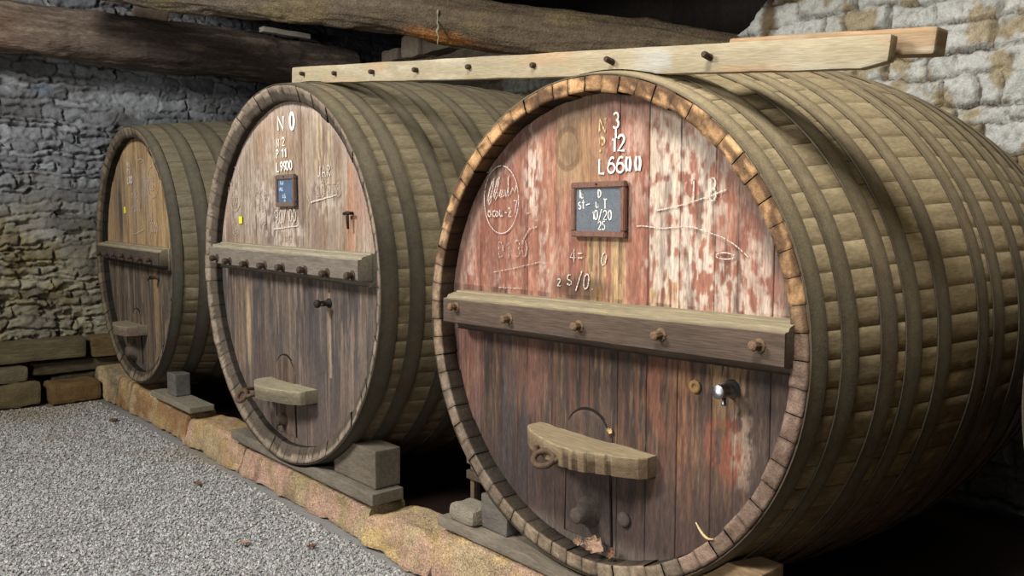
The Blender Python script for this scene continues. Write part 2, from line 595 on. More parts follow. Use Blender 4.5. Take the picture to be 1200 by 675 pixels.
        o = mesh('hoop', V, gridf(nt_, 6, True), M['hoop'], root, col=C.reshape(-1, 3), smooth=True)
        o.modifiers.new('e', 'EDGE_SPLIT').split_angle = math.radians(40)
    return root


def crossbar(root, R, x0, x1, zt, zb, yf, HY, front_x1, tilt, pegs, peg_mat, peg_r, peg_l, cols, seed):
    top, face = cols
    bm = bmesh.new()
    back = [(HY + .004, zt), (.026, zt), (.02, zt - .008), (.02, zb + .006), (.012, zb), (HY + .004, zb)]
    prism(bm, back, x0, x1, lambda x: tilt * (x - x0))
    front = [(.03, zt - .006), (.0, zt - .008), (yf + .030, zt - .016), (yf + .025, zt - .023), (yf + .023, zt - .029),
             (yf + .003, zt - .031), (yf, zt - .036), (yf, zb + .042), (yf + .006, zb + .036), (.03, zb + .034)]
    prism(bm, front, x0 + .004, front_x1, lambda x: tilt * (x - x0))
    for v in bm.verts:
        v.co.z += R + (vn(v.co.x * 7, v.co.y * 20, v.co.z * 20, seed) - .5) * .003

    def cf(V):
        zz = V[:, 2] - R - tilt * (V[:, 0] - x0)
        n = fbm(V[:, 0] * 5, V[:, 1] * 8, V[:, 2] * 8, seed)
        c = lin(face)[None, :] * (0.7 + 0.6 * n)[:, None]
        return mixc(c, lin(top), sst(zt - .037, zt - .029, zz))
    o = bmobj('crossbar', bm, M['bar'], root, col=cf)
    for px, pz in pegs:
        bm = bmesh.new()
        mt = Matrix.Translation((px, yf, pz + R)) @ Matrix.Rotation(math.radians(90 + random.uniform(-9, 9)), 4, 'X') \
            @ Matrix.Rotation(random.uniform(-.15, .15), 4, 'Y')
        lathe(bm, [(peg_r * .8, -.008), (peg_r * .85, peg_l * .35), (peg_r * 1.08, peg_l * .55), (peg_r, peg_l * .9), (peg_r * .6, peg_l)], 8, mt)
        lathe(bm, [(peg_r * 1.5, -.004), (peg_r * 1.4, .004), (peg_r * .9, .006)], 10,
              Matrix.Translation((px, yf, pz + R)) @ Matrix.Rotation(math.radians(90), 4, 'X'))
        bmobj('peg', bm, peg_mat, o)
    return o


def eye_ring(name, parent, p, r, t, tilt):
    bm = bmesh.new()
    pts = []
    for i in range(22):
        a = 2 * math.pi * i / 22
        v = Matrix.Rotation(math.radians(tilt), 3, 'X') @ Vector((r * math.cos(a), 0, r * .72 * math.sin(a)))
        pts.append(Vector(p) + v)
    tube(bm, pts, t, 9, True)
    # shank running back into the door, and its keeper hook
    tube(bm, [Vector(p) + Vector((-r * .9, 0.0, .006)), Vector(p) + Vector((-r * 1.5, .03, .022)),
              Vector(p) + Vector((-r * 1.8, .09, .02)), Vector(p) + Vector((-r * 1.8, .16, .01))], t * .8, 8)
    tube(bm, [Vector(p) + Vector((r, 0, 0)), Vector(p) + Vector((r * 1.3, .03, .01)), Vector(p) + Vector((r * 1.5, .12, .02))], t * .9, 8)
    return bmobj(name, bm, M['iron'], parent, smooth=True)


def ledge(root, R, HY, outline, zt, th, cols, notches, seed, tilt=0.0):
    """shaped wooden bridge clamped over the little door; outline = front edge, from left to right"""
    bm = bmesh.new()
    O = np.array(outline, float)
    xs = np.linspace(O[0, 0], O[-1, 0], 70)
    yf = np.interp(xs, O[:, 0], O[:, 1])
    for i in range(len(xs)):
        for nx in notches:
            if abs(xs[i] - nx[0]) < nx[1]:
                yf[i] += .007
    rings = []
    for i, (x, y) in enumerate(zip(xs, yf)):
        dz = tilt * (x - xs[0]) + (vn(x * 14, 1.3, 0, seed) - .5) * .006
        rings.append([bm.verts.new((x, HY + .003, zt + R + dz)), bm.verts.new((x, y * .4 + HY * .6, zt + R + dz)),
                      bm.verts.new((x, y + .004, zt + R + dz)),
                      bm.verts.new((x, y, zt + R + dz - .006)), bm.verts.new((x, y, zt - th * .5 + R + dz)),
                      bm.verts.new((x, y + .002, zt - th + R + dz)),
                      bm.verts.new((x, HY + .003, zt - th + R + dz))])
    n = 7
    for a, b in zip(rings[:-1], rings[1:]):
        for k in range(n):
            bm.faces.new((a[k], a[(k + 1) % n], b[(k + 1) % n], b[k]))
    bm.faces.new(rings[0][::-1])
    bm.faces.new(rings[-1])

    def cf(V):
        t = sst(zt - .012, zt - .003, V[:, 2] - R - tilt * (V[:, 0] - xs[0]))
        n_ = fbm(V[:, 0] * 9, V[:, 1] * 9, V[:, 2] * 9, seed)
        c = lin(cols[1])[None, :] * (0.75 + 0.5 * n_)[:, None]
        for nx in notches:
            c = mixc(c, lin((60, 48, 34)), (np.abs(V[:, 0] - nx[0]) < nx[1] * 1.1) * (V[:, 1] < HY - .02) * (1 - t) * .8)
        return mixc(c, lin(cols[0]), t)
    return bmobj('ledge', bm, M['bar'], root, col=cf)


def arch_door(root, R, cx, zt, hw, zb, y, colfn, seed):
    """little round-topped hatch in the foot of the head, with the dark saw cut round it"""
    pts = [(cx - hw * 1.12, zb)] + [(cx + hw * math.cos(a), zt - hw * .9 + hw * .9 * math.sin(a))
                                     for a in np.linspace(math.pi, 0, 17)] + [(cx + hw * 1.12, zb)]
    nz = 26
    V, F, C = [], [], []
    xs = np.linspace(cx - hw * 1.1, cx + hw * 1.1, 22)
    P = np.array(pts)
    rows = []
    for i, xx in enumerate(xs):
        u = (xx - cx) / (hw * 1.1)
        ztop = zt - hw * .9 + hw * .9 * math.sqrt(max(0, 1 - u * u))
        for j in range(nz):
            zz = zb + (ztop - zb) * j / (nz - 1)
            e = 1 if (i in (0, 21) or j in (0, nz - 1)) else 0
            V.append((xx, y - .010 + e * .004, zz + R))
        V.append((xx, y + .008, ztop + R))
    V = np.array(V)
    C = colfn(V[:, 0], V[:, 2] - R)
    o = mesh('hatch', V, gridf(22, nz + 1), M['head'], root, col=C)
    bm = bmesh.new()
    pl = [(x, y - .0035, z + R) for x, z in pts]
    tube(bm, pl, .0065, 6)
    bmobj('hatch_gap', bm, M['groove'], o)
    return o


def streak(X, Z, seed, fx=45.0, fz=4.0, o=4):
    return fbm(X * fx, Z * fz, seed=seed, o=o)


def bl(X, Z, cx, cz, rx, rz, soft=0.35, seed=0):
    d = np.sqrt(((X - cx) / rx) ** 2 + ((Z - cz) / rz) ** 2) + (fbm(X * 14, Z * 7, seed=seed + 91) - .5) * .7
    return 1 - sst(1 - soft, 1 + soft, d)


# ---------- cask A: the big red one
PLA = [-.765, -.42, -.232, -.02, .143, .297, .45, .61, .712, .86]


def colA(X, Z, pid):
    wob = (fbm(X * 6, Z * 2, seed=4) - .5)
    s1 = streak(X, Z, 21)
    s2 = streak(X, Z, 33, 90, 7)
    s3 = streak(X, Z, 47, 22, 2.2)
    s4 = streak(X, Z, 58, 42, 24, 5)
    s5 = s1 * .45 + s4 * .55
    red, red2 = lin((150, 102, 84)), lin((134, 88, 73))
    tan, pale, gold = lin((156, 128, 98)), lin((186, 168, 148)), lin((180, 150, 108))
    grey, dark = lin((104, 90, 80)), lin((62, 52, 48))
    up = np.array([0, 0, 1, 2, 0, 0, 3, 4, 0, 0, 5])[np.clip(pid, 0, 10)]
    C = np.zeros(X.shape + (3,)) + red
    C = mixc(C, red2, sst(.45, .62, s3))
    C = mixc(C, lin((174, 134, 114)), sst(.48, .66, s5) * .6)                         # rubbed paint
    # tan board with the round knot
    C = mixc(C, tan, (up == 1) * .1 + (up == 2) * sst(.42, .62, Z + wob * .3) * .9)
    C = mixc(C, lin((128, 104, 80)), bl(X, Z, -.13, .80, .085, .10, .3, 2) * .8)
    C = mixc(C, lin((96, 76, 58)), (np.abs(np.hypot((X + .16) / .07, (Z - .77) / .085) - 1) < .16) * .55)
    C = mixc(C, lin((150, 116, 86)), (X > -.10) * (X < .06) * (Z > .5) * sst(.40, .60, s3) * .8)
    # bare pale boards right of the lettering
    w = (up == 3) * sst(.30, .55, Z * .5 + s2 * .9)
    C = mixc(C, pale, np.clip(w * sst(.38, .54, s5) * 1.0, 0, .92))
    C = mixc(C, gold, (up == 3) * sst(.46, .6, s2) * sst(.55, .1, Z) * .8)
    C = mixc(C, pale, (up == 4) * sst(.46, .60, s5) * (Z > -.05) * .8)
    # bare streaked board under the slate
    w = sst(-.1, -.02, X) * (1 - sst(.14, .2, X)) * sst(.50, .42, Z)
    C = mixc(C, lin((176, 148, 112)), w * sst(.38, .55, s1) * .9)
    C = mixc(C, gold, w * sst(.5, .64, s2) * .8)
    C = mixc(C, lin((80, 66, 50)), (np.abs(X - .035 - wob * .02) < .008) * (Z < .42) * (Z > .14) * .75)
    C = mixc(C, lin((80, 66, 50)), (np.abs(X + .015 - wob * .02) < .006) * (Z < .42) * (Z > .24) * .7)
    C = mixc(C, lin((80, 66, 50)), (np.abs(X - .15) < .007) * (Z < .42) * (Z > .2) * .5)
    C = mixc(C, lin((170, 130, 80)), bl(X, Z, .03, .15, .018, .035, .3, 6))
    C = mixc(C, lin((72, 58, 46)), bl(X, Z, -.08, .165, .17, .055, .4, 7) * .75)
    # chalky salts: big flaking patches, right half
    for cx, cz, rx, rz, k, q in ((.50, .27, .17, .12, 1, .95), (.66, .24, .10, .10, 2, .75), (.53, .62, .14, .2, 3, .8),
                                 (.40, .45, .10, .3, 4, .6), (.80, .30, .07, .22, 5, .55), (.84, .52, .05, .12, 6, .8),
                                 (-.40, .70, .05, .2, 8, .8), (-.66, .74, .10, .09, 9, .85), (-.36, .62, .07, .12, 10, .4),
                                 (.22, .70, .06, .2, 12, .35), (-.86, .3, .05, .3, 13, .35), (.78, .14, .16, .05, 14, .6),
                                 (-.58, .18, .1, .1, 15, .25), (-.3, .28, .05, .2, 16, .4)):
        C = mixc(C, lin((196, 180, 164)), bl(X, Z, cx, cz, rx, rz, .6, k) * sst(.42, .56, s4 * .6 + s2 * .4) * q)
    C = mixc(C, grey, sst(.6, .72, s2) * sst(.45, .6, s3) * .5)
    C = mixc(C, lin((84, 68, 58)), sst(.58, .72, streak(X, Z, 71, 35, 6)) * sst(.2, .5, X) * .65)
    C = mixc(C, lin((112, 96, 86)), sst(.86, .93, np.hypot(X, Z)) * .55)
    # below the bar: wine-stained, the paint mostly gone
    lo = sst(.06, -.02, Z)
    L_ = np.zeros_like(C) + lin((82, 67, 58))
    L_ = mixc(L_, lin((102, 74, 62)), sst(.42, .6, s3) * .6)
    L_ = mixc(L_, dark, sst(.48, .64, streak(X, Z, 83, 26, 1.6)) * .85)
    L_ = mixc(L_, lin((74, 70, 70)), sst(.5, .66, streak(X, Z, 85, 18, 1.2)) * sst(-.2, -.4, X) * .8)
    L_ = mixc(L_, lin((120, 80, 68)), (X < -.74) * .5 * sst(-.75, -.3, Z))
    L_ = mixc(L_, lin((110, 80, 68)), bl(X, Z, -.40, -.22, .12, .2, .5, 31) * .8)
    L_ = mixc(L_, lin((122, 82, 64)), bl(X, Z, .33, -.28, .10, .25, .5, 32) * sst(.4, .55, s1) * .85)
    L_ = mixc(L_, lin((122, 86, 64)), bl(X, Z, .48, -.33, .05, .3, .5, 33) * sst(.42, .55, s2) * .8)
    L_ = mixc(L_, lin((142, 114, 86)), bl(X, Z, .68, -.12, .09, .2, .5, 34) * sst(.4, .56, s2) * .8)
    L_ = mixc(L_, lin((172, 148, 128)), bl(X, Z, .745, -.35, .05, .16, .5, 35) * sst(.42, .6, s4) * .7)
    L_ = mixc(L_, lin((138, 80, 62)), bl(X, Z, .655, -.40, .085, .12, .3, 36) * sst(.62, .45, s5) * (.5 + .4 * sst(.6, .45, s2)))
    L_ = mixc(L_, lin((136, 108, 78)), sst(.60, .72, s2) * .3 * sst(-.9, -.4, Z))
    L_ = mixc(L_, lin((72, 62, 58)), sst(.72, .86, X) * .6 * sst(-.75, -.5, Z))
    L_ = mixc(L_, lin((70, 58, 54)), sst(-.45, -.75, Z) * .7)
    L_ = mixc(L_, lin((116, 104, 94)), sst(-.86, -.95, Z + 0 * X) * .6)
    C = mixc(C, L_[:], lo) if False else C * (1 - lo[..., None]) + L_ * lo[..., None]
    C = mixc(C, lin((60, 48, 42)), (np.abs(Z - .10) < .035) * sst(.4, .6, s3) * .5)
    tone = 0.9 + 0.2 * _hash(pid, pid * 0 + 1, pid * 0, 3)
    return C * tone[..., None] * (0.82 + .36 * s2)[..., None]


HOOPS_A = [(.0, .073), (.142, .222), (.342, .429), (.481, .571), (.678, .764), (.974, 1.059), (1.105, 1.2), (1.36, 1.45),
           (1.60, 1.69), (1.80, 1.88), (2.05, 2.13), (2.26, 2.34), (2.45, 2.53), (2.60, 2.67), (2.727, 2.8)]


def chimeA(deg, s, rn, a, y):
    d = deg % 360
    warm = sst(0, 14, d) * (1 - sst(140, 175, d) * .75) * (1 - sst(185, 200, d)) if d < 300 else 0
    k = _hash(np.array([s]), np.array([8]), np.array([0]), 5)[0]
    n = float(fbm(math.cos(a) * 22, math.sin(a) * 22, y * 20, 61, 3))
    n2 = float(fbm(math.cos(a) * 13 + rn * 18, math.sin(a) * 13, rn * 30, 67, 3)) + max(0, rn - .975) * 3.0
    base = lin((126, 112, 96)) * (0.75 + .5 * k)
    if d > 300 or d < 6:
        base = lin((130, 109, 94)) * (.8 + .4 * k)
    if 240 < d < 300:
        base = lin((140, 124, 104)) * (.8 + .4 * k)
    w = lin((182, 142, 100)) * (.62 + .55 * k)
    c = base * (1 - warm) + w * warm
    dk = float(sst(.42, .58, n2)) * (.85 if warm > .3 else .4)
    c = c * (1 - dk) + lin((78, 56, 40)) * dk
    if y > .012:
        c = c * .22  # inside the rim, dirt and recess shade put into the tone
    return c * (.7 + .6 * n)


def chime_grey(col, seed):
    def fn(deg, s, rn, a, y):
        k = _hash(np.array([s]), np.array([8]), np.array([0]), seed)[0]
        n = float(fbm(math.cos(a) * 22, math.sin(a) * 22, y * 20, seed, 3))
        c = lin(col) * (.75 + .5 * k)
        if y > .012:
            c = c * .36  # recess dirt and shade painted as a darker tone
        return c * (.7 + .6 * n)
    return fn


# camera-facing measurements: axis points of the three casks at the front rim
CA, CB, CC = (0, 0, 0), (-2.569, -.111, .0926), (-5.567, -.098, .115)

A = cask('large_cask', 'largest wine cask with red flaking paint and white L6600 lettering, nearest on the right',
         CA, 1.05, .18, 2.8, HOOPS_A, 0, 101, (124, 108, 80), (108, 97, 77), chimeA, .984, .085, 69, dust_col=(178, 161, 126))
RA = 1.05
cask_head(A, RA, .984, .085, PLA, colA, 7, .005)
crossbar(A, RA, -.878, .968, .106, -.080, -.062, .085, .995, .012,
         [(-.77, .037), (-.38, .018), (.058, .027), (.483, .037), (.9, .044)], M['peg'], .018, .046,
         ((138, 127, 102), (84, 70, 60)), 12)
hd = arch_door(A, RA, -.02, -.355, .125, -.93, .085, lambda X, Z: mixc(colA(X[None] + .05, Z[None], np.full((1, len(X)), 4))[0], lin((70, 62, 58)), np.full(len(X), .45)), 1)
le = ledge(A, RA, .085, [(-.335, .03), (-.325, -.0), (-.26, -.045), (-.10, -.105), (.02, -.125), (.10, -.125), (.24, -.06), (.335, -.0), (.352, .03)],
           -.472, .085, ((146, 130, 102), (114, 96, 74)),
           [(.045, .013), (.095, .011), (.155, .020), (.225, .008)], 14, -.012)
eye_ring('eye_bolt', le, (-.075, -.135, RA - .545), .055, .014, -50)['label'] = 'rusty iron eye bolt'
bm = bmesh.new()
lathe(bm, [(.036, -.01), (.036, .004), (.026, .008), (.024, .075), (.0265, .0755), (.0265, .090), (.0255, .092), (.0, .0921)], 24,
      Matrix.Translation((.70, .085, RA - .155)) @ Matrix.Rotation(math.radians(90), 4, 'X'))
lathe(bm, [(.008, 0), (.008, .028), (.010, .030), (.010, .038)], 10,
      Matrix.Translation((.70, .035, RA - .172)) @ Matrix.Rotation(math.radians(180), 4, 'X'))
tag(bmobj('sampling_tap', bm, M['chrome'], A, smooth=True), 'short chrome tap')
bm = bmesh.new()
mt = Matrix.Translation((-.01, .085, RA - .81)) @ Matrix.Rotation(math.radians(90), 4, 'X')
lathe(bm, [(.072, -.004), (.07, .012), (.052, .018), (.048, .045), (.038, .055), (.034, .09), (.026, .096)], 18, mt)
tag(bmobj('bung', bm, M['bung'], A, smooth=True), 'dark turned wooden bung')
bm = bmesh.new()
lathe(bm, [(.034, -.004), (.033, .012), (.02, .018)], 14, Matrix.Translation((.19, .085, RA - .79)) @ Matrix.Rotation(math.radians(90), 4, 'X'))
bmobj('bung', bm, M['bung'], A, smooth=True)
bm = bmesh.new()
lathe(bm, [(.027, -.004), (.026, .006), (.012, .008), (.011, .003)], 14, Matrix.Translation((.535, .085, RA - .172)) @ Matrix.Rotation(math.radians(90), 4, 'X'))
tag(bmobj('plug', bm, M['knot'], A, smooth=True), 'pale round wooden plug')

yA = .0795
def stencil(groups, root, R, y):
    for pol, wd, mt, lab in groups:
        o = strokes('stencil_lettering', pol, wd, mt, root, y, label=lab)
        o.location.z += R


TS = text_strokes
zer = lambda x: [[(x + .011 - .006 * math.sin(t * math.pi), .659 + .058 * t) for t in np.linspace(0, 1, 8)],
                 [(x + .024 + .006 * math.sin(t * math.pi), .659 + .058 * t) for t in np.linspace(0, 1, 8)]]
stencil([(TS('N', .030, .824, .058, 1.05), .011, M['cream'], 'faded cream stencil letter N'),
         (TS('P', .032, .744, .058, .95), .011, M['cream'], 'faded cream stencil letter P'),
         (TS('3', .108, .838, .06, .85) + [[(.124, .838), (.124, .795)]], .009, M['white'], 'white stencilled number 3'),
         (TS('1', .100, .742, .062, .85), .010, M['white'], 'white stencilled 1'),
         (TS('2', .134, .744, .062, 1.0), .010, M['white'], 'white stencilled 2'),
         (TS('L', .028, .655, .060, .95), .009, M['white'], 'white stencilled L'),
         (TS('6', .080, .656, .063, 1.0), .0082, M['white'], 'white stencilled 6'),
         (TS('6', .128, .656, .063, 1.0), .0082, M['white'], 'white stencilled 6'),
         (zer(.174), .0115, M['white'], 'white stencilled 0'), (zer(.2245), .0115, M['white'], 'white stencilled 0')], A, RA, yA)
# chalk
T_ = text_strokes
script = [[(-.70, .55), (-.685, .60), (-.665, .64), (-.65, .66), (-.655, .63), (-.665, .60), (-.68, .57), (-.695, .545), (-.69, .53), (-.67, .56), (-.665, .575), (-.685, .56)],
          [(-.655, .57), (-.64, .61), (-.625, .65), (-.61, .665), (-.615, .64), (-.625, .61), (-.65, .565), (-.64, .555), (-.622, .58), (-.628, .592)],
          [(-.61, .57), (-.60, .60), (-.585, .60), (-.60, .565), (-.575, .575), (-.57, .605), (-.56, .565), (-.55, .60)],
          [(-.545, .57), (-.545, .62), (-.545, .665)], [(-.535, .58), (-.515, .61), (-.50, .585), (-.49, .62)]]
chalk_lines([[arc(-.60, .555, .125, .16, 88, 442, 60)]], .0042, M['chalk'], A, yA, .0004, RA)
chalk_lines([script, T_('oo', -.70, .475, .05, .9), T_('ou', -.64, .475, .045, .8), T_('-2', -.575, .475, .04, .8), T_('7', -.51, .49, .06, .7)],
            .0050, M['chalk'], A, yA, .0008, RA)
chalk_lines([T_('D1', -.62, .28, .075, .9), T_('30', -.50, .29, .075, .8), [[(-.66, .205), (-.5, .235), (-.33, .27), (-.28, .262)]],
             [[(-.62, .135), (-.45, .14)]], T_('-2', -.42, .46, .06, .9), [[(-.45, .36), (-.40, .42), (-.35, .43)]]],
            .0055, M['chalkfaint'], A, yA, .0008, RA)
chalk_lines([T_('4=', -.135, .278, .06, .9), T_('0', .045, .272, .055, .8, .2), T_('2', -.215, .17, .03, 1.1), T_('s', -.155, .178, .06, .9),
             T_('/0.', -.10, .165, .066, .8, .12), T_('8', .585, .535, .085, .62), T_('1', .50, .54, .08, .6)], .0058, M['chalk'], A, yA, .0008, RA)
swoop = [(x, .50 + .02 * math.sin((x - .33) * 5) + .055 * ((x - .33) / .33) ** 2) for x in np.linspace(.33, .66, 16)]
swoop2 = [(x, .435 + .004 * math.sin(x * 30) - .10 * max(0, (x - .52) / .24) ** 1.6) for x in np.linspace(.24, .76, 24)]
chalk_lines([[swoop], [swoop2], [arc(.66, .333, .04, .012, 0, 360, 14)]], .0040, M['chalk'], A, yA, .0003, RA)


# ---------- cask B: the brown one in the middle
PLB = [-.86, -.5, -.18, .18, .45, .74, .92]


def colB(X, Z, pid):
    s1, s2, s3 = streak(X, Z, 121, 40, 3), streak(X, Z, 133, 80, 6), streak(X, Z, 147, 16, 1.6)
    C = np.zeros(X.shape + (3,)) + lin((148, 131, 114))
    C = mixc(C, lin((130, 109, 92)), sst(.42, .6, s3))
    C = mixc(C, lin((168, 138, 110)), bl(X, Z, -.2, .95, .25, .3, .6, 3) * .6)
    C = mixc(C, lin((168, 152, 138)), sst(.5, .68, s1) * .7)
    C = mixc(C, lin((178, 160, 126)), bl(X, Z, .45, .8, .10, .4, .5, 4) * sst(.45, .6, s2) * .9)
    C = mixc(C, lin((150, 118, 104)), (pid >= 6) * sst(.2, .4, Z) * .6)
    C = mixc(C, lin((158, 118, 92)), bl(X, Z, .76, .35, .05, .35, .4, 5) * .75)
    C = mixc(C, lin((118, 102, 92)), bl(X, Z, .3, .3, .22, .32, .6, 6) * sst(.38, .58, s1) * .9)
    C = mixc(C, lin((112, 98, 90)), bl(X, Z, -.3, .32, .16, .2, .6, 7) * .7)
    s5 = streak(X, Z, 158, 36, 22, 5) * .6 + s2 * .4
    for cx, cz, rx, rz, q in ((-.40, .45, .22, .22, .75), (-.05, .28, .20, .16, .75), (.50, .52, .2, .14, .5), (-.84, .55, .1, .22, .6), (-.2, .7, .12, .2, .4)):
        C = mixc(C, lin((190, 178, 164)), bl(X, Z, cx, cz, rx, rz, .6, int(cx * 50 + 90)) * sst(.44, .60, s5) * q)
    lo = sst(.12, -.02, Z)
    L_ = np.zeros_like(C) + lin((100, 88, 79))
    L_ = mixc(L_, lin((76, 70, 67)), sst(.42, .6, s3) * .9)
    L_ = mixc(L_, lin((140, 120, 106)), sst(.54, .7, s1) * .6)
    L_ = mixc(L_, lin((128, 108, 88)), bl(X, Z, -.78, -.35, .13, .5, .6, 11) * .6 * sst(.35, .55, s1))
    L_ = mixc(L_, lin((176, 154, 122)), bl(X, Z, -.66, -.45, .03, .3, .6, 12) * .8)
    L_ = mixc(L_, lin((104, 84, 72)), bl(X, Z, -.4, -.65, .2, .2, .5, 13) * .4)
    L_ = mixc(L_, lin((66, 60, 60)), bl(X, Z, .25, -.3, .09, .5, .5, 14) * .7)
    L_ = mixc(L_, lin((168, 150, 124)), (np.abs(X - .50) < .014) * (Z < -.08) * (Z > -.6) * .6)
    L_ = mixc(L_, lin((62, 56, 54)), bl(X, Z, -.18, -.85, .08, .2, .5, 15) * .8)
    L_ = mixc(L_, lin((150, 108, 60)), (np.abs(X + .02) < .02) * (Z < -.65) * .5)
    L_ = mixc(L_, lin((96, 82, 76)), sst(-.5, -.9, Z) * .6)
    C = C * (1 - lo[..., None]) + L_ * lo[..., None]
    C = mixc(C, lin((186, 168, 154)), sst(.90, .97, np.hypot(X, Z) / 1.115) * sst(.0, .5, Z) * .5)
    tone = 0.9 + 0.2 * _hash(pid, pid * 0 + 1, pid * 0, 31)
    return C * tone[..., None] * (0.8 + .4 * s2)[..., None]


LB = 2.8
HOOPS_B = [(.0, .10), (.17, .26), (.39, .48), (.58, .67), (.80, .89), (1.08, 1.17), (1.33, 1.42), (1.60, 1.69), (1.9, 1.98), (2.2, 2.28),
           (2.45, 2.53), (2.70, 2.8)]
B = cask('large_cask', 'middle cask of the row, brown head with a small blue slate and chalk scrawl',
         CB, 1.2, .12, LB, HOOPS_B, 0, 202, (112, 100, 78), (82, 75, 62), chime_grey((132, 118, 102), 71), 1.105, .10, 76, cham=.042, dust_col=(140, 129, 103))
RB = 1.2
cask_head(B, RB, 1.105, .085, PLB, colB, 17, .007)
crossbar(B, RB, -.97, 1.07, .195, .012, -.062, .085, 1.075, -.008,
         [(-.825, .088), (-.605, .074), (-.33, .069), (-.06, .069), (.19, .066), (.48, .063), (.745, .062), (1.02, .062)], M['darkpeg'], .020, .055,
         ((142, 134, 114), (110, 101, 91)), 22)
arch_door(B, RB, -.10, -.53, .125, -1.06, .085,
          lambda X, Z: mixc(np.tile(lin((104, 88, 76)), (len(X), 1)), lin((80, 66, 58)), sst(.4, .6, streak(X, Z, 15, 30, 2)))
          * (.8 + .4 * streak(X, Z, 16))[:, None], 1)
le = ledge(B, RB, .085, [(-.33, -.0), (-.31, -.045), (-.13, -.125), (.0, -.125), (.22, -.07), (.31, -.03), (.322, .0)],
           -.712, .085, ((150, 141, 116), (104, 95, 78)), [(-.14, .010)], 24, .02)
eye_ring('eye_bolt', le, (-.27, -.15, RB - .80), .055, .015, -35)['label'] = 'rusty iron eye bolt'
bm = bmesh.new()
tube(bm, [(.79, .088, RB + .40), (.79, .05, RB + .40), (.79, .045, RB + .385), (.79, .05, RB + .31)], [.009, .009, .010, .007], 8)
tube(bm, [(.755, .045, RB + .397), (.79, .043, RB + .403), (.825, .045, RB + .40)], .010, 8)
tag(bmobj('turn_latch', bm, M['darkiron'], B, smooth=True), 'T-shaped dark iron latch')
bm = bmesh.new()
mt = Matrix.Translation((.50, .085, RB - .14)) @ Matrix.Rotation(math.radians(90), 4, 'X')
lathe(bm, [(.03, -.01), (.03, .01), (.018, .014), (.016, .07), (.024, .075), (.024, .095), (.016, .1)], 14, mt)
tube(bm, [(.46, .02, RB - .135), (.54, .02, RB - .145)], .009, 7)
tag(bmobj('sampling_tap', bm, M['darkiron'], B, smooth=True), 'small dark metal tap')
bm = bmesh.new()
lathe(bm, [(.055, -.004), (.053, .012), (.036, .02), (.032, .06), (.024, .066)], 16,
      Matrix.Translation((-.12, .085, RB - .97)) @ Matrix.Rotation(math.radians(90), 4, 'X'))
tag(bmobj('bung', bm, M['darkpeg'], B, smooth=True), 'dark wooden bung')
yB = .079


def sticker(root, x, z, w, h, y):
    bm = bmesh.new()
    bmesh.ops.create_cube(bm, size=1)
    for v in bm.verts:
        v.co = Vector((x + v.co.x * w, y + v.co.y * .002 - abs(v.co.x) * .004, z + v.co.z * h))
    return tag(bmobj('paper_tag', bm, M['yellow'], root), 'small yellow paper tag')


sticker(B, -.735, RB + .355, .055, .05, yB)
stencil([(T_('N', -.125, .935, .085, 1.7), .020, M['white'], 'large white painted N'), (T_('0', .045, .93, .10, 1.0), .024, M['white'], 'large white painted 0'),
         (T_('N', -.15, .83, .05, 1.2), .011, M['white'], None), (T_('2', -.07, .835, .05, 1.2), .011, M['white'], None),
         (T_('P', -.155, .757, .055, 1.1), .011, M['white'], None), (T_('11', -.085, .76, .055, 1.6), .013, M['white'], None),
         (T_('L', -.157, .672, .058, 1.0), .0115, M['white'], None), (T_('99', -.10, .675, .055, 1.05), .0115, M['white'], None),
         (T_('00', -.02, .678, .055, 1.05), .0115, M['white'], None)], B, RB, yB)
chalk_lines([[arc(-.825, .575, .105, .155, 90, 450, 60)], T_('un', -.90, .60, .06, .8), T_('m', -.88, .53, .06, 1.2), T_('777', -.90, .46, .055, .9),
             T_('1u', -.88, .33, .06, .8), T_('us', -.87, .25, .055, .8), T_('o', -.60, .57, .06, .9), T_('mku', -.50, .50, .09, .9),
             T_('ulm', -.48, .41, .08, .9), T_('os', -.42, .33, .07, .9), T_('us', .42, .585, .06, .9), [[(.25, .52), (.28, .46), (.26, .40)]],
             T_('L0TT8', .37, .50, .075, 1.0), T_('11mu', -.12, .215, .07, .95)],
            .008, M['chalkfaint'], B, yB, .001, RB)
chalk_lines([T_('90', -.20, .335, .085, 1.0), T_('/100', -.07, .35, .075, .85),
             [[(-.215 + .034 * i, .297 + .0025 * i) for i in range(11)]], T_('JAR', .39, .62, .065, 1.1),
             [[(.297 + .037 * i, .468 + .0045 * i) for i in range(10)]]], .0085, M['chalk'], B, yB, .001, RB)


# ---------- cask C: farthest
PLC = [-.8, -.52, -.25, .02, .28, .52, .78]


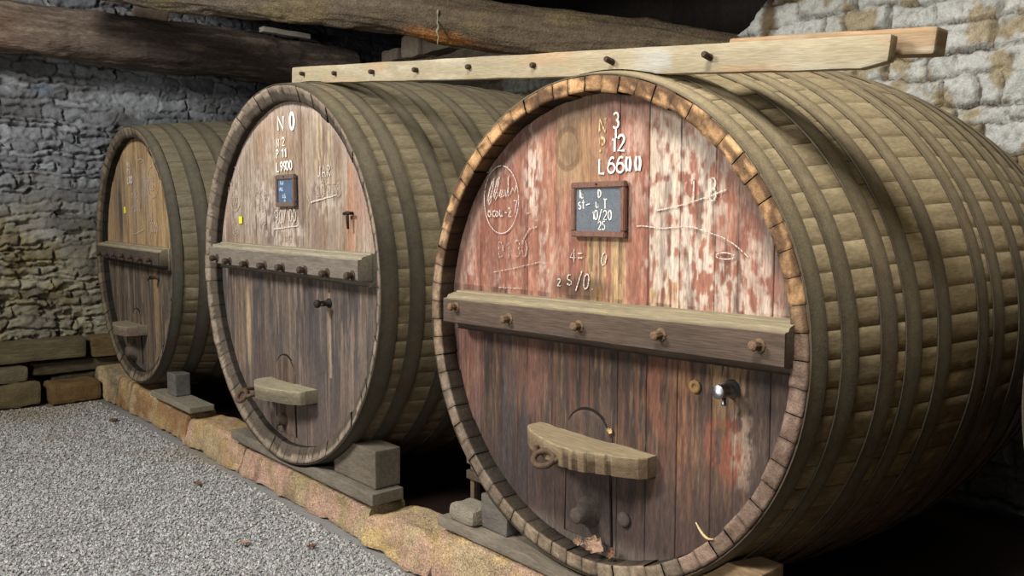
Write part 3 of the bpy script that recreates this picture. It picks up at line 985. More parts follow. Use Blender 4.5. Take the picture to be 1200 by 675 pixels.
def colC(X, Z, pid):
    s1, s2, s3 = streak(X, Z, 221, 34, 3), streak(X, Z, 233, 70, 6), streak(X, Z, 247, 14, 1.6)
    C = np.zeros(X.shape + (3,)) + lin((158, 132, 96))
    C = mixc(C, lin((132, 107, 78)), sst(.42, .6, s3))
    C = mixc(C, lin((162, 138, 102)), sst(.5, .66, s1) * .6)
    C = mixc(C, lin((106, 94, 80)), bl(X, Z, -.6, .5, .3, .5, .6, 3) * .5)
    C = mixc(C, lin((70, 66, 66)), bl(X, Z, -.58, .42, .06, .25, .4, 3) * .8)
    C = mixc(C, lin((136, 128, 118)), bl(X, Z, .05, .5, .3, .3, .6, 5) * sst(.45, .6, s1) * .7)
    lo = sst(.12, -.05, Z)
    L_ = np.zeros_like(C) + lin((92, 80, 67))
    L_ = mixc(L_, lin((70, 63, 57)), sst(.42, .6, s3) * .9)
    L_ = mixc(L_, lin((140, 122, 98)), sst(.58, .7, s1) * .5)
    L_ = mixc(L_, lin((140, 112, 76)), bl(X, Z, .42, -.35, .06, .5, .5, 6) * .7)
    L_ = mixc(L_, lin((56, 50, 46)), bl(X, Z, -.2, -.75, .14, .25, .5, 7) * .8)
    C = C * (1 - lo[..., None]) + L_ * lo[..., None]
    tone = 0.9 + 0.2 * _hash(pid, pid * 0 + 1, pid * 0, 51)
    return C * tone[..., None] * (0.8 + .4 * s2)[..., None]


HOOPS_C = [(.0, .08), (.20, .31), (.46, .60), (.80, .90), (1.08, 1.18), (1.38, 1.48), (1.68, 1.78), (2.0, 2.1), (2.3, 2.4), (2.55, 2.65)]
Cc = cask('large_cask', 'farthest cask of the row with a golden brown head, by the left stone wall',
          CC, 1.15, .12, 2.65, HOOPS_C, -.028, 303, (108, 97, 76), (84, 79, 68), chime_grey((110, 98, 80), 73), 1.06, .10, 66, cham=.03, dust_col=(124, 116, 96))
RC = 1.15
cask_head(Cc, RC, 1.06, .085, PLC, colC, 27, .010)
crossbar(Cc, RC, -.92, 1.02, .11, -.07, -.062, .085, 1.0, -.008,
         [(-.72, .0), (-.46, .0), (-.2, .0), (.05, .0), (.32, .0), (.58, .0), (.84, .0)], M['darkpeg'], .021, .055,
         ((138, 127, 104), (68, 60, 52)), 32)
arch_door(Cc, RC, -.15, -.50, .12, -1.0, .085,
          lambda X, Z: mixc(np.tile(lin((104, 88, 70)), (len(X), 1)), lin((74, 62, 52)), sst(.4, .6, streak(X, Z, 25, 30, 2)))
          * (.8 + .4 * streak(X, Z, 26))[:, None], 1)
ledge(Cc, RC, .085, [(-.50, .02), (-.45, -.06), (-.2, -.12), (.0, -.12), (.11, -.09), (.13, .0)], -.645, .085,
      ((132, 122, 102), (100, 86, 72)), [], 34, .02)
bm = bmesh.new()
lathe(bm, [(.085, -.004), (.08, .02), (.055, .03), (.05, .08), (.04, .09)], 16,
      Matrix.Translation((-.24, .085, RC - .91)) @ Matrix.Rotation(math.radians(90), 4, 'X'))
tag(bmobj('bung', bm, M['bung'], Cc, smooth=True), 'dark wooden bung')
bm = bmesh.new()
lathe(bm, [(.03, -.01), (.03, .01), (.018, .02), (.016, .08), (.026, .09), (.02, .1)], 12,
      Matrix.Translation((.52, .085, RC - .17)) @ Matrix.Rotation(math.radians(90), 4, 'X'))
bmobj('plug', bm, M['darkpeg'], Cc, smooth=True)
sticker(Cc, -.40, RC + .415, .06, .06, yB)
stencil([(T_('N1', -.275, .81, .05, 1.2), .014, M['chalk'], None), (T_('P1', -.28, .745, .05, 1.2), .014, M['chalk'], None),
         (T_('L00', -.285, .66, .06, 1.2), .015, M['chalk'], None)], Cc, RC, yB)
chalk_lines([[arc(.46, .655, .16, .135, 90, 450, 50)], T_('mku', .34, .66, .07, .9), T_('uo', .38, .58, .07, .9), T_('us', .32, .32, .08, .9),
             T_('2000', .34, .22, .08, .9), T_('mlu', -.18, .52, .08, 1.2), T_('ouml', -.18, .40, .08, 1.1), [[(-.2, .19), (-.05, .2), (.15, .24)]],
             [[(.05, .86), (.15, .87), (.25, .84)]]], .011, M['chalkfaint'], Cc, yB, .0015, RC)

# ---------- cask D: only the left edge of its rim shows at the picture's right border
RD = 1.05
D = cask('large_cask', 'dark cask at the far right edge, only a sliver of its rim in view', (2.735, .0, .0), RD, .18, 2.8,
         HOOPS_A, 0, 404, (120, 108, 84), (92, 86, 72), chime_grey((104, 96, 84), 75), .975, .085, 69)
cask_head(D, RD, .975, .085, [-.7, -.4, -.1, .2, .5, .75], colC, 37, .02)


# ------------------------------------------------------------------ slates hung on the heads
def slate_board(name, label, loc, w, h, fw, mat_s, mat_f, lines, chalk, lw):
    root = thing(name, label, 'slate', loc, 0, 'slates hung on the cask heads')
    bm = bmesh.new()
    for (x0, x1, z0, z1) in ((-w / 2, w / 2, h / 2 - fw, h / 2), (-w / 2, w / 2, -h / 2, -h / 2 + fw),
                             (-w / 2, -w / 2 + fw, -h / 2 + fw, h / 2 - fw), (w / 2 - fw, w / 2, -h / 2 + fw, h / 2 - fw)):
        r = bmesh.ops.create_cube(bm, size=1)
        for v in r['verts']:
            v.co = Vector(((x0 + x1) / 2 + v.co.x * (x1 - x0), -.012 + v.co.y * .024, (z0 + z1) / 2 + v.co.z * (z1 - z0)))
    bmesh.ops.bevel(bm, geom=list(bm.edges), offset=.004, segments=2, affect='EDGES')
    bmobj('frame', bm, mat_f, root)
    bm = bmesh.new()
    r = bmesh.ops.create_cube(bm, size=1)
    for v in r['verts']:
        v.co = Vector((v.co.x * (w - fw * 1.4), -.009 + v.co.y * .010, v.co.z * (h - fw * 1.4)))
    bmobj('writing_slate', bm, mat_s, root)
    chalk_lines(lines, lw, chalk, root, -.0145, .0004, 0)
    bm = bmesh.new()
    lathe(bm, [(.003, 0), (.003, .008), (.005, .009), (.004, .011)], 8, Matrix.Translation((0, -.02, h / 2 - fw * .4)) @ Matrix.Rotation(math.radians(90), 4, 'X'))
    bmobj('nail', bm, M['darkiron'], root)
    return root


ln = [T_('lu', -.11, .048, .036, .7), T_('D', .0, .05, .032, .95), T_('st', -.112, .004, .038, .7) + [[(-.066, .02), (-.044, .024)]],
      T_('u', -.012, .008, .034, .75), T_('T', .032, .004, .038, .85), T_('10/20', -.032, -.042, .038, .82), T_('25', .002, -.083, .034, .85)]
slate_board('slate_board', 'chalked slate in reddish wooden frame hung on the large red cask', (.043, .0755, Z0 + .505), .305, .232, .026,
            M['slate'], M['frame'], ln, M['slatechalk'], .0048)
ln = [T_('uo', -.07, .04, .035, .9), T_('mu', -.08, .0, .035, 1.0), T_('us', -.04, -.045, .035, .9), T_('o', -.02, -.075, .03, .9)]
slate_board('slate_board', 'small blue-grey slate in grey frame on the middle cask', (-2.569 + .0, -.111 + .0755, Z0 + .637), .262, .205, .03,
            M['slateblue'], M['framegrey'], ln, M['bluechalk'], .0055)

# ------------------------------------------------------------------ the long pale beam across the cask tops
ARG_A = (0, 0, 1.05, .18, 2.8, 0)
ARG_B = (-2.569, .0926, 1.2, .12, 2.8, -.111)
ARG_C = (-5.567, .115, 1.15, .12, 2.65, -.098)
BSL = -.103


def beam(name, label, x0, x1, ztop_at0, h, y0, y1, col, seed, pegs, rounded=False, pegr=.013):
    ang = math.atan(BSL)
    Lb = (x1 - x0) / math.cos(ang)
    xm = (x0 + x1) / 2
    zb = ztop_at0 + BSL * xm - h
    root = thing(name, label, 'beam', (xm, (y0 + y1) / 2, Z0 + zb), 0, None)
    root.rotation_euler = (0, -ang, 0)

    def warp(Q):
        Q = Q.copy()
        # scribed over the two casks it lies on
        wx = xm + Q[:, 0] * math.cos(ang) + Q[:, 2] * math.sin(-ang) * 0
        wy = (y0 + y1) / 2 + Q[:, 1]
        for (kx, kz, kR, kb, kL, ky) in (ARG_A, ARG_B):
            r = prof_r(kR, kb, kL, np.clip(wy - ky, 0, kL)) + .0115
            top = kz + np.sqrt(np.maximum(r * r - (wx - kx) ** 2, 0)) - (zb + (xm - wx) * -BSL)
            Q[:, 2] = np.where(Q[:, 2] < h * .5, np.maximum(Q[:, 2], np.minimum(top / math.cos(ang), h * .5)), Q[:, 2])
        e = sst(Lb / 2 - .09, Lb / 2, Q[:, 0])
        if rounded:
            Q[:, 2] = np.where(Q[:, 2] < h * .5, Q[:, 2] + e * .022 * (1 - Q[:, 2] / h * 2).clip(0), Q[:, 2])
        return Q

    def cf(V):
        n = fbm(V[:, 0] * 2.2, V[:, 1] * 9, V[:, 2] * 9, seed)
        c = lin(col)[None, :] * (.78 + .44 * n)[:, None]
        c = mixc(c, lin((178, 170, 148)), sst(.56, .7, fbm(V[:, 0] * 3, V[:, 2] * 20, 0, seed + 2)) * .6)
        c = mixc(c, lin((170, 172, 170)), sst(.2, .0, np.abs(V[:, 0] - 1.1) / 1.2) * sst(.45, .6, fbm(V[:, 0] * 5, V[:, 2] * 8, 0, seed + 4)) * .6)
        c = mixc(c, lin((176, 132, 92)), sst(.55, .7, fbm(V[:, 0] * 4 + 9, V[:, 2] * 12, 0, seed + 3)) * .35)
        return c
    o = rough_block('timber', (Lb, y1 - y0, h), M['beam'], root, bevel=.010, amp=.0035, freq=6, cuts=90, warp=warp, colfn=cf, seed=seed)
    for px, dz in pegs:
        bm = bmesh.new()
        u = (px - xm) / math.cos(ang)
        mt = Matrix.Translation((u, -(y1 - y0) / 2, h * dz)) @ Matrix.Rotation(math.radians(90 + random.uniform(-12, 12)), 4, 'X')
        l = random.uniform(.018, .032) + (.022 if px > 0 else 0)
        lathe(bm, [(pegr, -.02), (pegr, l * .8), (pegr * .8, l)], 8, mt)
        bmobj('peg', bm, M['darkpeg'], root)
    return root


BY0, BY1 = .075, .125
beam('long_timber', 'long pale timber beam studded with pegs lying across the cask tops', -2.705, 1.235, 1.166, .106, BY0, BY1, (154, 142, 116), 5,
     [(-2.53, .55), (-2.13, .5), (-1.71, .5), (-1.28, .5), (-.835, .55), (-.37, .5), (.10, .5), (.575, .52)], True)
beam('short_timber', 'short rounded tan timber end behind the right end of the long beam', .60, 1.345, 1.193, .082, .15, .235, (146, 124, 96), 8, [])

# ------------------------------------------------------------------ cradle planks and wedges
def cradle(label, x0, x1, y0, y1, zb, zt, cx, cz, R, bulge, L, fy, col, seed):
    """thick plank with the cask's curve cut into it"""
    def warp(Q):
        Q = Q.copy()
        wx = Q[:, 0] + (x0 + x1) / 2
        wy = Q[:, 1] + (y0 + y1) / 2
        r = prof_r(R, bulge, L, np.clip(wy - fy, 0, L)) + .014
        lim = cz - np.sqrt(np.maximum(r * r - (wx - cx) ** 2, 0)) - zb
        lim = np.where(np.abs(wx - cx) < r, lim, 9)
        t = np.clip(Q[:, 2] / (zt - zb), 0, 1)
        Q[:, 2] = np.minimum(Q[:, 2], lim - .010 - (1 - t) * .008)
        return Q
    o = rough_block('cradle_plank', (x1 - x0, y1 - y0, zt - zb), M['block'], None, ((x0 + x1) / 2, (y0 + y1) / 2, zb + Z0), .006, .0025, 6, 60,
                    col, .14, seed, warp, flat=False)
    return tag(o, label, 'plank', 'planks under the casks')


def wedge(label, x0, x1, y0, y1, zb, zt, cx, cz, R, bulge, L, fy, col, seed):
    """upright chock, its cask side cut to the curve"""
    s = 1 if x0 > cx else -1

    def warp(Q):
        Q = Q.copy()
        wy = Q[:, 1] + (y0 + y1) / 2
        wz = Q[:, 2] + zb
        r = prof_r(R, bulge, L, np.clip(wy - fy, 0, L)) + (.03 if cx < -4 else .014)
        lim = cx + s * np.sqrt(np.maximum(r * r - (wz - cz) ** 2, 0)) - (x0 + x1) / 2
        if s > 0:
            hi = Q[:, 0].max()
            Q[:, 0] = np.maximum(Q[:, 0], np.minimum(lim, hi - .01))
        else:
            lo = Q[:, 0].min()
            Q[:, 0] = np.minimum(Q[:, 0], np.maximum(lim, lo + .01))
        return Q
    o = rough_block('wedge_block', (x1 - x0, y1 - y0, zt - zb), M['block'], None, ((x0 + x1) / 2, (y0 + y1) / 2, zb + Z0), .008, .004, 7, 26,
                    col, .14, seed, warp)
    return tag(o, label, 'wedge', 'chocks under the casks')


cradle('thick dark plank with a curved cut under the middle cask', -3.42, -1.50, -.10, .11, -1.144, -1.076, *ARG_B, (112, 104, 92), 41)
wedge('dark upright chock wedged under the right side of the middle cask', -2.02, -1.55, -.045, .125, -1.07, -.85, *ARG_B, (106, 97, 84), 42)
cradle('grey plank under the farthest cask on the stone kerb', -5.15, -4.22, -.10, .10, -1.104, -1.056, *ARG_C, (122, 114, 98), 43)
wedge('dark upright block wedged under the right side of the farthest cask', -4.90, -4.70, -.04, .09, -1.054, -.862, *ARG_C, (96, 92, 86), 44)
cradle('worn grey board under the large red cask', -.93, .98, -.07, .11, -1.093, -1.045, *ARG_A, (124, 114, 100), 45)
wedge('dark chock tucked under the left side of the large red cask', -.66, -.47, .0, .12, -1.043, -.872, *ARG_A, (104, 98, 90), 46)
wedge('brown wooden chock under the right side of the large red cask', .60, .865, .05, .20, -1.043, -.80, *ARG_A, (134, 112, 84), 47)
# grey broken stone lying on the board end
tag(rough_block('stone_chip', (.20, .15, .085), M['stone'], None, (-.765, .02, -1.042 + Z0), .03, .022, 6, 10, (132, 124, 108), .1, 48),
    'flat grey stone lying on the board end left of the red cask', 'stone')
# little slatted crate end behind
cr = thing('wooden_crate', 'broken wooden crate end in the dark gap left of the red cask', 'crate', (-1.11, .42, Z0 - 1.345))
rough_block('board', (.36, .03, .09), M['block'], cr, (.0, .0, .40), .004, .003, 8, 8, (128, 108, 84), .12, 49)
rough_block('board', (.36, .03, .05), M['block'], cr, (.0, .0, .31), .004, .003, 8, 8, (92, 80, 66), .12, 50)
rough_block('post', (.035, .05, .60), M['block'], cr, (-.16, .036, -.035), .004, .003, 8, 8, (112, 98, 78), .12, 51)
rough_block('post', (.035, .05, .535), M['block'], cr, (.16, .036, -.035), .004, .003, 8, 8, (112, 98, 78), .12, 52)

# ------------------------------------------------------------------ granite kerb stones
def kerb_stone(x0, x1, y0, y1, zt, cols, label, seed, dome=.02, tilt=0.0):
    w = x1 - x0
    h = zt + Z0

    def warp(Q):
        Q = Q.copy()
        t = np.clip(Q[:, 2] / h, 0, 1)
        u = Q[:, 0] / (w / 2)
        Q[:, 2] += t * dome * (-u * u) + t * tilt * u - t * .012
        Q[:, 0] = np.clip(Q[:, 0], -w / 2 + .008, w / 2 - .008)
        Q[:, 2] = np.minimum(Q[:, 2], h)
        Q[:, 1] += np.where(Q[:, 1] < 0, (t - .5) * .05, 0)
        q = np.stack([Q[:, 0] * 9, Q[:, 1] * 9, Q[:, 2] * 9])
        Q[:, 1] += np.where(Q[:, 1] < 0, (fbm(q[0], q[1], q[2], seed + 60, 3) - .5) * .06, 0)
        wx, wy = Q[:, 0] + (x0 + x1) / 2, Q[:, 1] + (y0 + y1) / 2
        for (kx, kz, kR, kb, kL, ky) in (ARG_A, ARG_B, ARG_C):
            r = prof_r(kR, kb, kL, np.clip(wy - ky, 0, kL)) + .03
            lim = np.where(np.abs(wx - kx) < r, kz - np.sqrt(np.maximum(r * r - (wx - kx) ** 2, 0)) + Z0, 9)
            Q[:, 2] = np.where(t > .3, np.minimum(Q[:, 2], lim), Q[:, 2])
        return Q

    def cf(V):
        n1 = fbm(V[:, 0] * 3 + seed, V[:, 1] * 3, V[:, 2] * 3, seed)
        n2 = fbm(V[:, 0] * 7 + seed, V[:, 1] * 7, V[:, 2] * 7, seed + 3)
        c = mixc(np.tile(lin(cols[0]), (len(V), 1)), lin(cols[1]), sst(.4, .6, n1))
        c = mixc(c, lin(cols[2]), sst(.52, .68, n2) * .8)
        s = fbm(V[:, 0] * 12 + seed, V[:, 1] * 12, V[:, 2] * 1.5, seed + 7)
        c = mixc(c, lin((74, 54, 40)), sst(.58, .72, s) * (V[:, 1] < 0) * cols[3])
        return c * (.8 + .4 * fbm(V[:, 0] * 25, V[:, 1] * 25, V[:, 2] * 25, seed + 9))[:, None]
    o = rough_block('kerb_stone', (w - .012, y1 - y0, h), M['granite'], None, ((x0 + x1) / 2, (y0 + y1) / 2, 0), .03, .022, 7, 40,
                    colfn=cf, seed=seed, warp=warp)
    return tag(o, label, 'stone', 'granite kerb stones under the casks')


OC, RU, PK, TN, GR = (164, 138, 96), (150, 112, 72), (172, 140, 120), (168, 148, 116), (120, 108, 88)
kerb_stone(-7.03, -6.25, -.07, .2, -1.065, (TN, GR, OC, .2), 'ochre end stone of the kerb, against the left wall', 301, .03)
kerb_stone(-6.25, -4.42, -.06, .2, -1.106, ((140, 108, 74), OC, TN, .8), 'rust-streaked kerb stone under the farthest cask', 302, .008, -.026)
kerb_stone(-4.42, -3.32, -.08, .2, -1.125, (TN, OC, PK, .2), 'tan kerb stone between the farthest and middle casks', 303, .05)
kerb_stone(-3.32, -1.60, -.07, .2, -1.168, (PK, TN, (150, 132, 96), .45), 'pinkish kerb stone under the middle cask', 304, .012)
kerb_stone(-1.60, -.95, -.10, .2, -1.165, ((184, 158, 110), TN, PK, .1), 'rounded sandy kerb stone in the gap left of the red cask', 305, .05)
kerb_stone(-.95, .62, -.085, .2, -1.096, (PK, TN, (188, 160, 110), .1), 'coarse pink granite kerb stone under the large red cask', 306, .01)
kerb_stone(.62, 2.0, -.085, .2, -1.10, (TN, PK, GR, .2), 'kerb stone right of the red cask, at the bottom edge', 307, .01)

# ------------------------------------------------------------------ stone walls
def stone_layout(U, Vv, seed, course, width, jag):
    """irregular coursed rubble: height field 0..1, stone id tone and joint mask"""
    Uw = U + (fbm(U * 5, Vv * 5, seed=seed) - .5) * jag + (fbm(U * 14, Vv * 14, seed=seed + 3) - .5) * jag * .35
    Vw = Vv + (fbm(U * 3, Vv * 4, seed=seed + 7) - .5) * jag * 1.1 + (fbm(U * 14, Vv * 14, seed=seed + 9) - .5) * jag * .4
    rng = np.random.default_rng(seed)
    rows = [-.5]
    while rows[-1] < 5:
        rows.append(rows[-1] + rng.uniform(*course))
    rows = np.array(rows)
    r = np.clip(np.searchsorted(rows, Vw) - 1, 0, len(rows) - 2)
    dv = np.minimum(Vw - rows[r], rows[r + 1] - Vw)
    du = np.zeros_like(U) + 9
    sid = np.zeros(U.shape, int)
    for k in range(len(rows) - 1):
        m = r == k
        if not m.any():
            continue
        b = [U.min() - 1 + rng.uniform(0, .2)]
        while b[-1] < U.max() + 1:
            b.append(b[-1] + rng.uniform(*width))
        b = np.array(b)
        j = np.searchsorted(b, Uw[m]) - 1
        j = np.clip(j, 0, len(b) - 2)
        du[m] = np.minimum(Uw[m] - b[j], b[j + 1] - Uw[m])
        sid[m] = k * 997 + j
    d = np.minimum(dv, du)
    return d, sid


def wall_left():
    ys = np.arange(-3.2, 4.25, .0125)
    zs = np.arange(0, 4.27, .0125)
    Y, Z = np.meshgrid(ys, zs, indexing='ij')
    d, sid = stone_layout(Y, Z, 5, (.045, .13), (.10, .55), .15)
    t1 = _hash(sid, sid * 0, sid * 0, 9)
    t2 = _hash(sid, sid * 0 + 2, sid * 0, 9)
    face = sst(.0, .02, d)
    rough = fbm(Y * 16, Z * 22, seed=2) - .5
    H = face * (.018 + .05 * t1) + rough * .05 + (fbm(Y * 3, Z * 3, seed=6) - .5) * .09
    # plaster left over the joints in places
    pl = sst(.48, .62, fbm(Y * 1.6, Z * 1.6, seed=14)) * sst(.9, 1.5, Z)
    H = H * (1 - pl * .45) + pl * .02
    hole = sst(.62, .70, fbm(Y * 5, Z * 9, seed=16)) * sst(1.5, .9, np.abs(Z - 1.6))
    H -= hole * .06
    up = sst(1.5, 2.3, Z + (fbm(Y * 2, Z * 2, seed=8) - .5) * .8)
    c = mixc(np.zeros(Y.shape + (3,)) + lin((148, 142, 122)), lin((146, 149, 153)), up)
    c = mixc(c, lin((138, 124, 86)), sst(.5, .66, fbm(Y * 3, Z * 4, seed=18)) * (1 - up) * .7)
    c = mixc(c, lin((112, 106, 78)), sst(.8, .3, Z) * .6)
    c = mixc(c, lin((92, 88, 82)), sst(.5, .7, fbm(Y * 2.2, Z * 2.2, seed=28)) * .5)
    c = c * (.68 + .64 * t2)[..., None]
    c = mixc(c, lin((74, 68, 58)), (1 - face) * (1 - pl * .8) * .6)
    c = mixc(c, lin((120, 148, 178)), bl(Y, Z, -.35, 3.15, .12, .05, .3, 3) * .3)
    # darker towards the corner under the roof
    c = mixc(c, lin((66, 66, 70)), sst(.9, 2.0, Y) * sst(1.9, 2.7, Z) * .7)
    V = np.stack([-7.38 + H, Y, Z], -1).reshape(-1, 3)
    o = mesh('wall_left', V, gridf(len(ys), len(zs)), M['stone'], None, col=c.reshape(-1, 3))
    return tag(o, 'rough grey rubble stone wall on the left', None, None, 'structure')


def wall_back():
    xs = np.arange(-7.6, 4.2, .012)
    t = np.linspace(0, 1, 300)
    X = np.repeat(xs[:, None], len(t), 1)
    topz = 3.42 + .30 * sst(-4.0, -4.6, xs) * 1.0 - .16 * sst(-4.0, -3.4, xs) * sst(-1.2, -1.6, xs) \
        + .62 * sst(-1.6, -.4, xs) + .6 * sst(-.4, .8, xs) + (vn(xs * 5, 0, 0, 3) - .5) * .12
    Z = topz[:, None] * t[None, :]
    d, sid = stone_layout(X, Z, 15, (.08, .2), (.14, .5), .09)
    t1 = _hash(sid, sid * 0, sid * 0, 19)
    t2 = _hash(sid, sid * 0 + 2, sid * 0, 19)
    face = sst(.0, .026, d)
    H = face * (.015 + .045 * t1) + (fbm(X * 14, Z * 14, seed=22) - .5) * .05 + (fbm(X * 3, Z * 3, seed=26) - .5) * .08
    cr = fbm(X * 30, Z * 34, seed=41, o=3)
    H += (sst(.55, .62, cr) - .5) * .012
    wash = sst(.26, .36, fbm(X * 3.2, Z * 3.2, seed=31) * .75 + t2 * .25 + (cr - .5) * .25)
    c = mixc(np.zeros(X.shape + (3,)) + lin((150, 138, 108)), lin((182, 182, 176)), wash)
    c = mixc(c, lin((150, 130, 86)), sst(.60, .70, fbm(X * 6, Z * 5, seed=35) + (cr - .5) * .2) * .7)
    c = mixc(c, lin((74, 62, 44)), sst(.012, .004, d) * sst(.35, .55, fbm(X * 5, Z * 5, seed=37)) * .85)
    H -= sst(.012, .003, d) * .02
    c = mixc(c, lin((96, 84, 64)), sst(.66, .72, cr) * .35)
    c = c * (.92 + .16 * t2)[..., None]
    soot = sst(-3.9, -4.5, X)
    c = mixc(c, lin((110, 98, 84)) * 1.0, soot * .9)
    c = mixc(c, lin((94, 74, 46)), bl(X, Z, -1.15, 3.3, .07, .2, .4, 4) * .9)
    H = H - 0.0
    # the wall top rounds back
    V = np.stack([X, 3.22 - H + .14 * sst(.955, 1.0, t)[None, :], Z], -1).reshape(-1, 3)
    n = len(t)
    nx = len(xs)
    back = np.stack([xs, 0 * xs + 3.75, topz], -1)
    V2 = np.concatenate([V, back])
    F = gridf(nx, n)
    i = np.arange(nx - 1)
    F2 = np.stack([i * n + n - 1, (i + 1) * n + n - 1, nx * n + i + 1, nx * n + i], -1)
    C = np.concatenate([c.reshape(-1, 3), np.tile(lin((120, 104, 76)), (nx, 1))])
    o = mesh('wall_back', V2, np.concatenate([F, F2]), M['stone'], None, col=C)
    return tag(o, 'whitewashed stone wall behind the casks', None, None, 'structure')


wall_left()
wall_back()

# loose stones on the wall head under the roof
for i, (x, z, sx, sz, col, lab) in enumerate((
        (-6.28, 3.72, .36, .15, (142, 128, 114), 'brown stone block on the wall head under the roof, leftmost of three'),
        (-5.85, 3.72, .36, .26, (158, 144, 126), 'pale squared stone block on the wall head, middle of three'),
        (-5.35, 3.72, .50, .17, (128, 116, 102), 'dark stone block on the wall head, rightmost of three'),
        (-4.36, 3.60, .36, .12, (150, 118, 98), 'reddish stone lying on the wall head above the pale beam'))):
    tag(rough_block('wall_head_stone', (sx, .3, sz), M['stone'], None, (x, 3.32, z - .02), .03, .02, 5, 12, col, .12, 500 + i), lab, 'stone', 'loose stones on the wall head')

# ------------------------------------------------------------------ roof: boards and logs
V, F, C = [], [], []
for k, (xa, xb, ya, yb) in enumerate(((-7.8, -3.5, .3, 4.2), (-3.5, 4.4, 1.3, 4.2))):
    x = xa
    j = 0
    while x < xb:
        w = random.uniform(.16, .3)
        zz = 4.28 + random.uniform(-.015, .015)
        b = len(V)
        for (px, py, pz) in ((x, ya, zz), (x + w - .012, ya, zz), (x + w - .012, yb, zz), (x, yb, zz),
                             (x, ya, zz + .03), (x + w - .012, ya, zz + .03), (x + w - .012, yb, zz + .03), (x, yb, zz + .03)):
            V.append((px, py, pz))
            C.append(lin((74, 66, 58)) * random.uniform(.7, 1.1))
        F += [(b, b + 3, b + 2, b + 1), (b + 4, b + 5, b + 6, b + 7), (b, b + 1, b + 5, b + 4), (b + 1, b + 2, b + 6, b + 5),
              (b + 2, b + 3, b + 7, b + 6), (b + 3, b, b + 4, b + 7)]
        x += w
    V += [(xa, ya, 4.33), (xb, ya, 4.33), (xb, yb, 4.33), (xa, yb, 4.33)]
    C += [lin((50, 44, 40))] * 4
    F.append((len(V) - 4, len(V) - 3, len(V) - 2, len(V) - 1))
    if k == 0:
        continue
    tag(mesh('ceiling', V, F, M['ceil'], None, col=np.array(C), smooth=False), 'dark roof boards', None, None, 'structure')
# dark boarding closing the roof space beyond the wall head
V, F, C = [], [], []
for i in range(44):
    x = -7.8 + i * .28
    b = len(V)
    yy = 4.1 + random.uniform(-.004, .004)
    V += [(x, yy, 3.0), (x + .30, yy + .012, 3.0), (x + .30, yy + .012, 4.3), (x, yy, 4.3)]
    C += [lin((36, 31, 27)) * random.uniform(.6, 1.1)] * 4
    F.append((b, b + 1, b + 2, b + 3))
tag(mesh('trim_1', V, F, M['ceil'], None, col=np.array(C), smooth=False), 'dark boarding behind the wall head', None, None, 'structure')


def log(name, label, P, rad, seed, colfn, bark=.02, sq=0.0):
    P = np.array(P, float)
    n, m = 150, 72
    s = np.linspace(0, 1, n)
    k = np.linspace(0, 1, len(P))
    ctr = np.stack([np.interp(s, k, P[:, i]) for i in range(3)], 1)
    ctr[:, 2] += (fbm(s * 4, 0 * s, 0, seed) - .5) * .09
    ctr[:, 0] += (fbm(s * 4, 0 * s + 4, 0, seed) - .5) * .09
    R_ = np.interp(s, np.linspace(0, 1, len(rad)), rad)
    T = np.gradient(ctr, axis=0)
    T /= np.linalg.norm(T, axis=1)[:, None]
    Uv = np.cross(T, [0, 0, 1.0])
    Uv /= np.linalg.norm(Uv, axis=1)[:, None]
    W = np.cross(Uv, T)
    a = np.linspace(0, 2 * np.pi, m, endpoint=False)
    Ls = np.linalg.norm(P[-1] - P[0])
    S, Aa = np.meshgrid(s * Ls, a, indexing='ij')
    nn = fbm(S * 1.6, np.cos(Aa) * 1.6, np.sin(Aa) * 1.6, seed + 1) - .5
    nf = fbm(S * 3, np.cos(Aa) * 7, np.sin(Aa) * 7, seed + 2) - .5
    r = R_[:, None] * (1 + nn * .35) + nf * bark * 2
    r = r * (1 - sq * (np.abs(np.sin(2 * Aa)) - .5) * -.25)
    # flaked edges
    r += sst(.62, .7, fbm(S * 2.5, Aa * 1.2, 0, seed + 6)) * .018
    Vv = ctr[:, None, :] + (Uv[:, None, :] * np.cos(Aa)[..., None] + W[:, None, :] * np.sin(Aa)[..., None]) * r[..., None]
    base = P.mean(0)
    C = colfn(S, Aa, nn, nf)
    Vf = np.concatenate([(Vv - base).reshape(-1, 3), ctr[:1] - base, ctr[-1:] - base])
    Cf = np.concatenate([C.reshape(-1, 3), C[0, :1], C[-1, :1]])
    i = np.arange(n - 1)[:, None]
    j = np.arange(m)[None, :]
    F = np.stack([i * m + j, i * m + (j + 1) % m, (i + 1) * m + (j + 1) % m, (i + 1) * m + j], -1).reshape(-1, 4).tolist()
    F += [(n * m, (q + 1) % m, q) for q in range(m)]
    F += [(n * m + 1, (n - 1) * m + q, (n - 1) * m + (q + 1) % m) for q in range(m)]
    o = mesh(name, Vf, F, M['log'], None, col=Cf, loc=tuple(base))
    return tag(o, label, 'log', 'roof logs')


def c1(S, A_, nn, nf):
    c = np.zeros(S.shape + (3,)) + lin((122, 106, 94))
    c = mixc(c, lin((158, 124, 96)), sst(1.9, .8, S) * sst(-.2, .2, nn + .1) * .7)
    c = mixc(c, lin((100, 91, 84)), sst(1.8, 3.4, S) * .75)
    c = mixc(c, lin((160, 146, 128)), sst(.08, .16, nf) * .5)
    return c * (.75 + .9 * (nf + .5) * .5)[..., None]


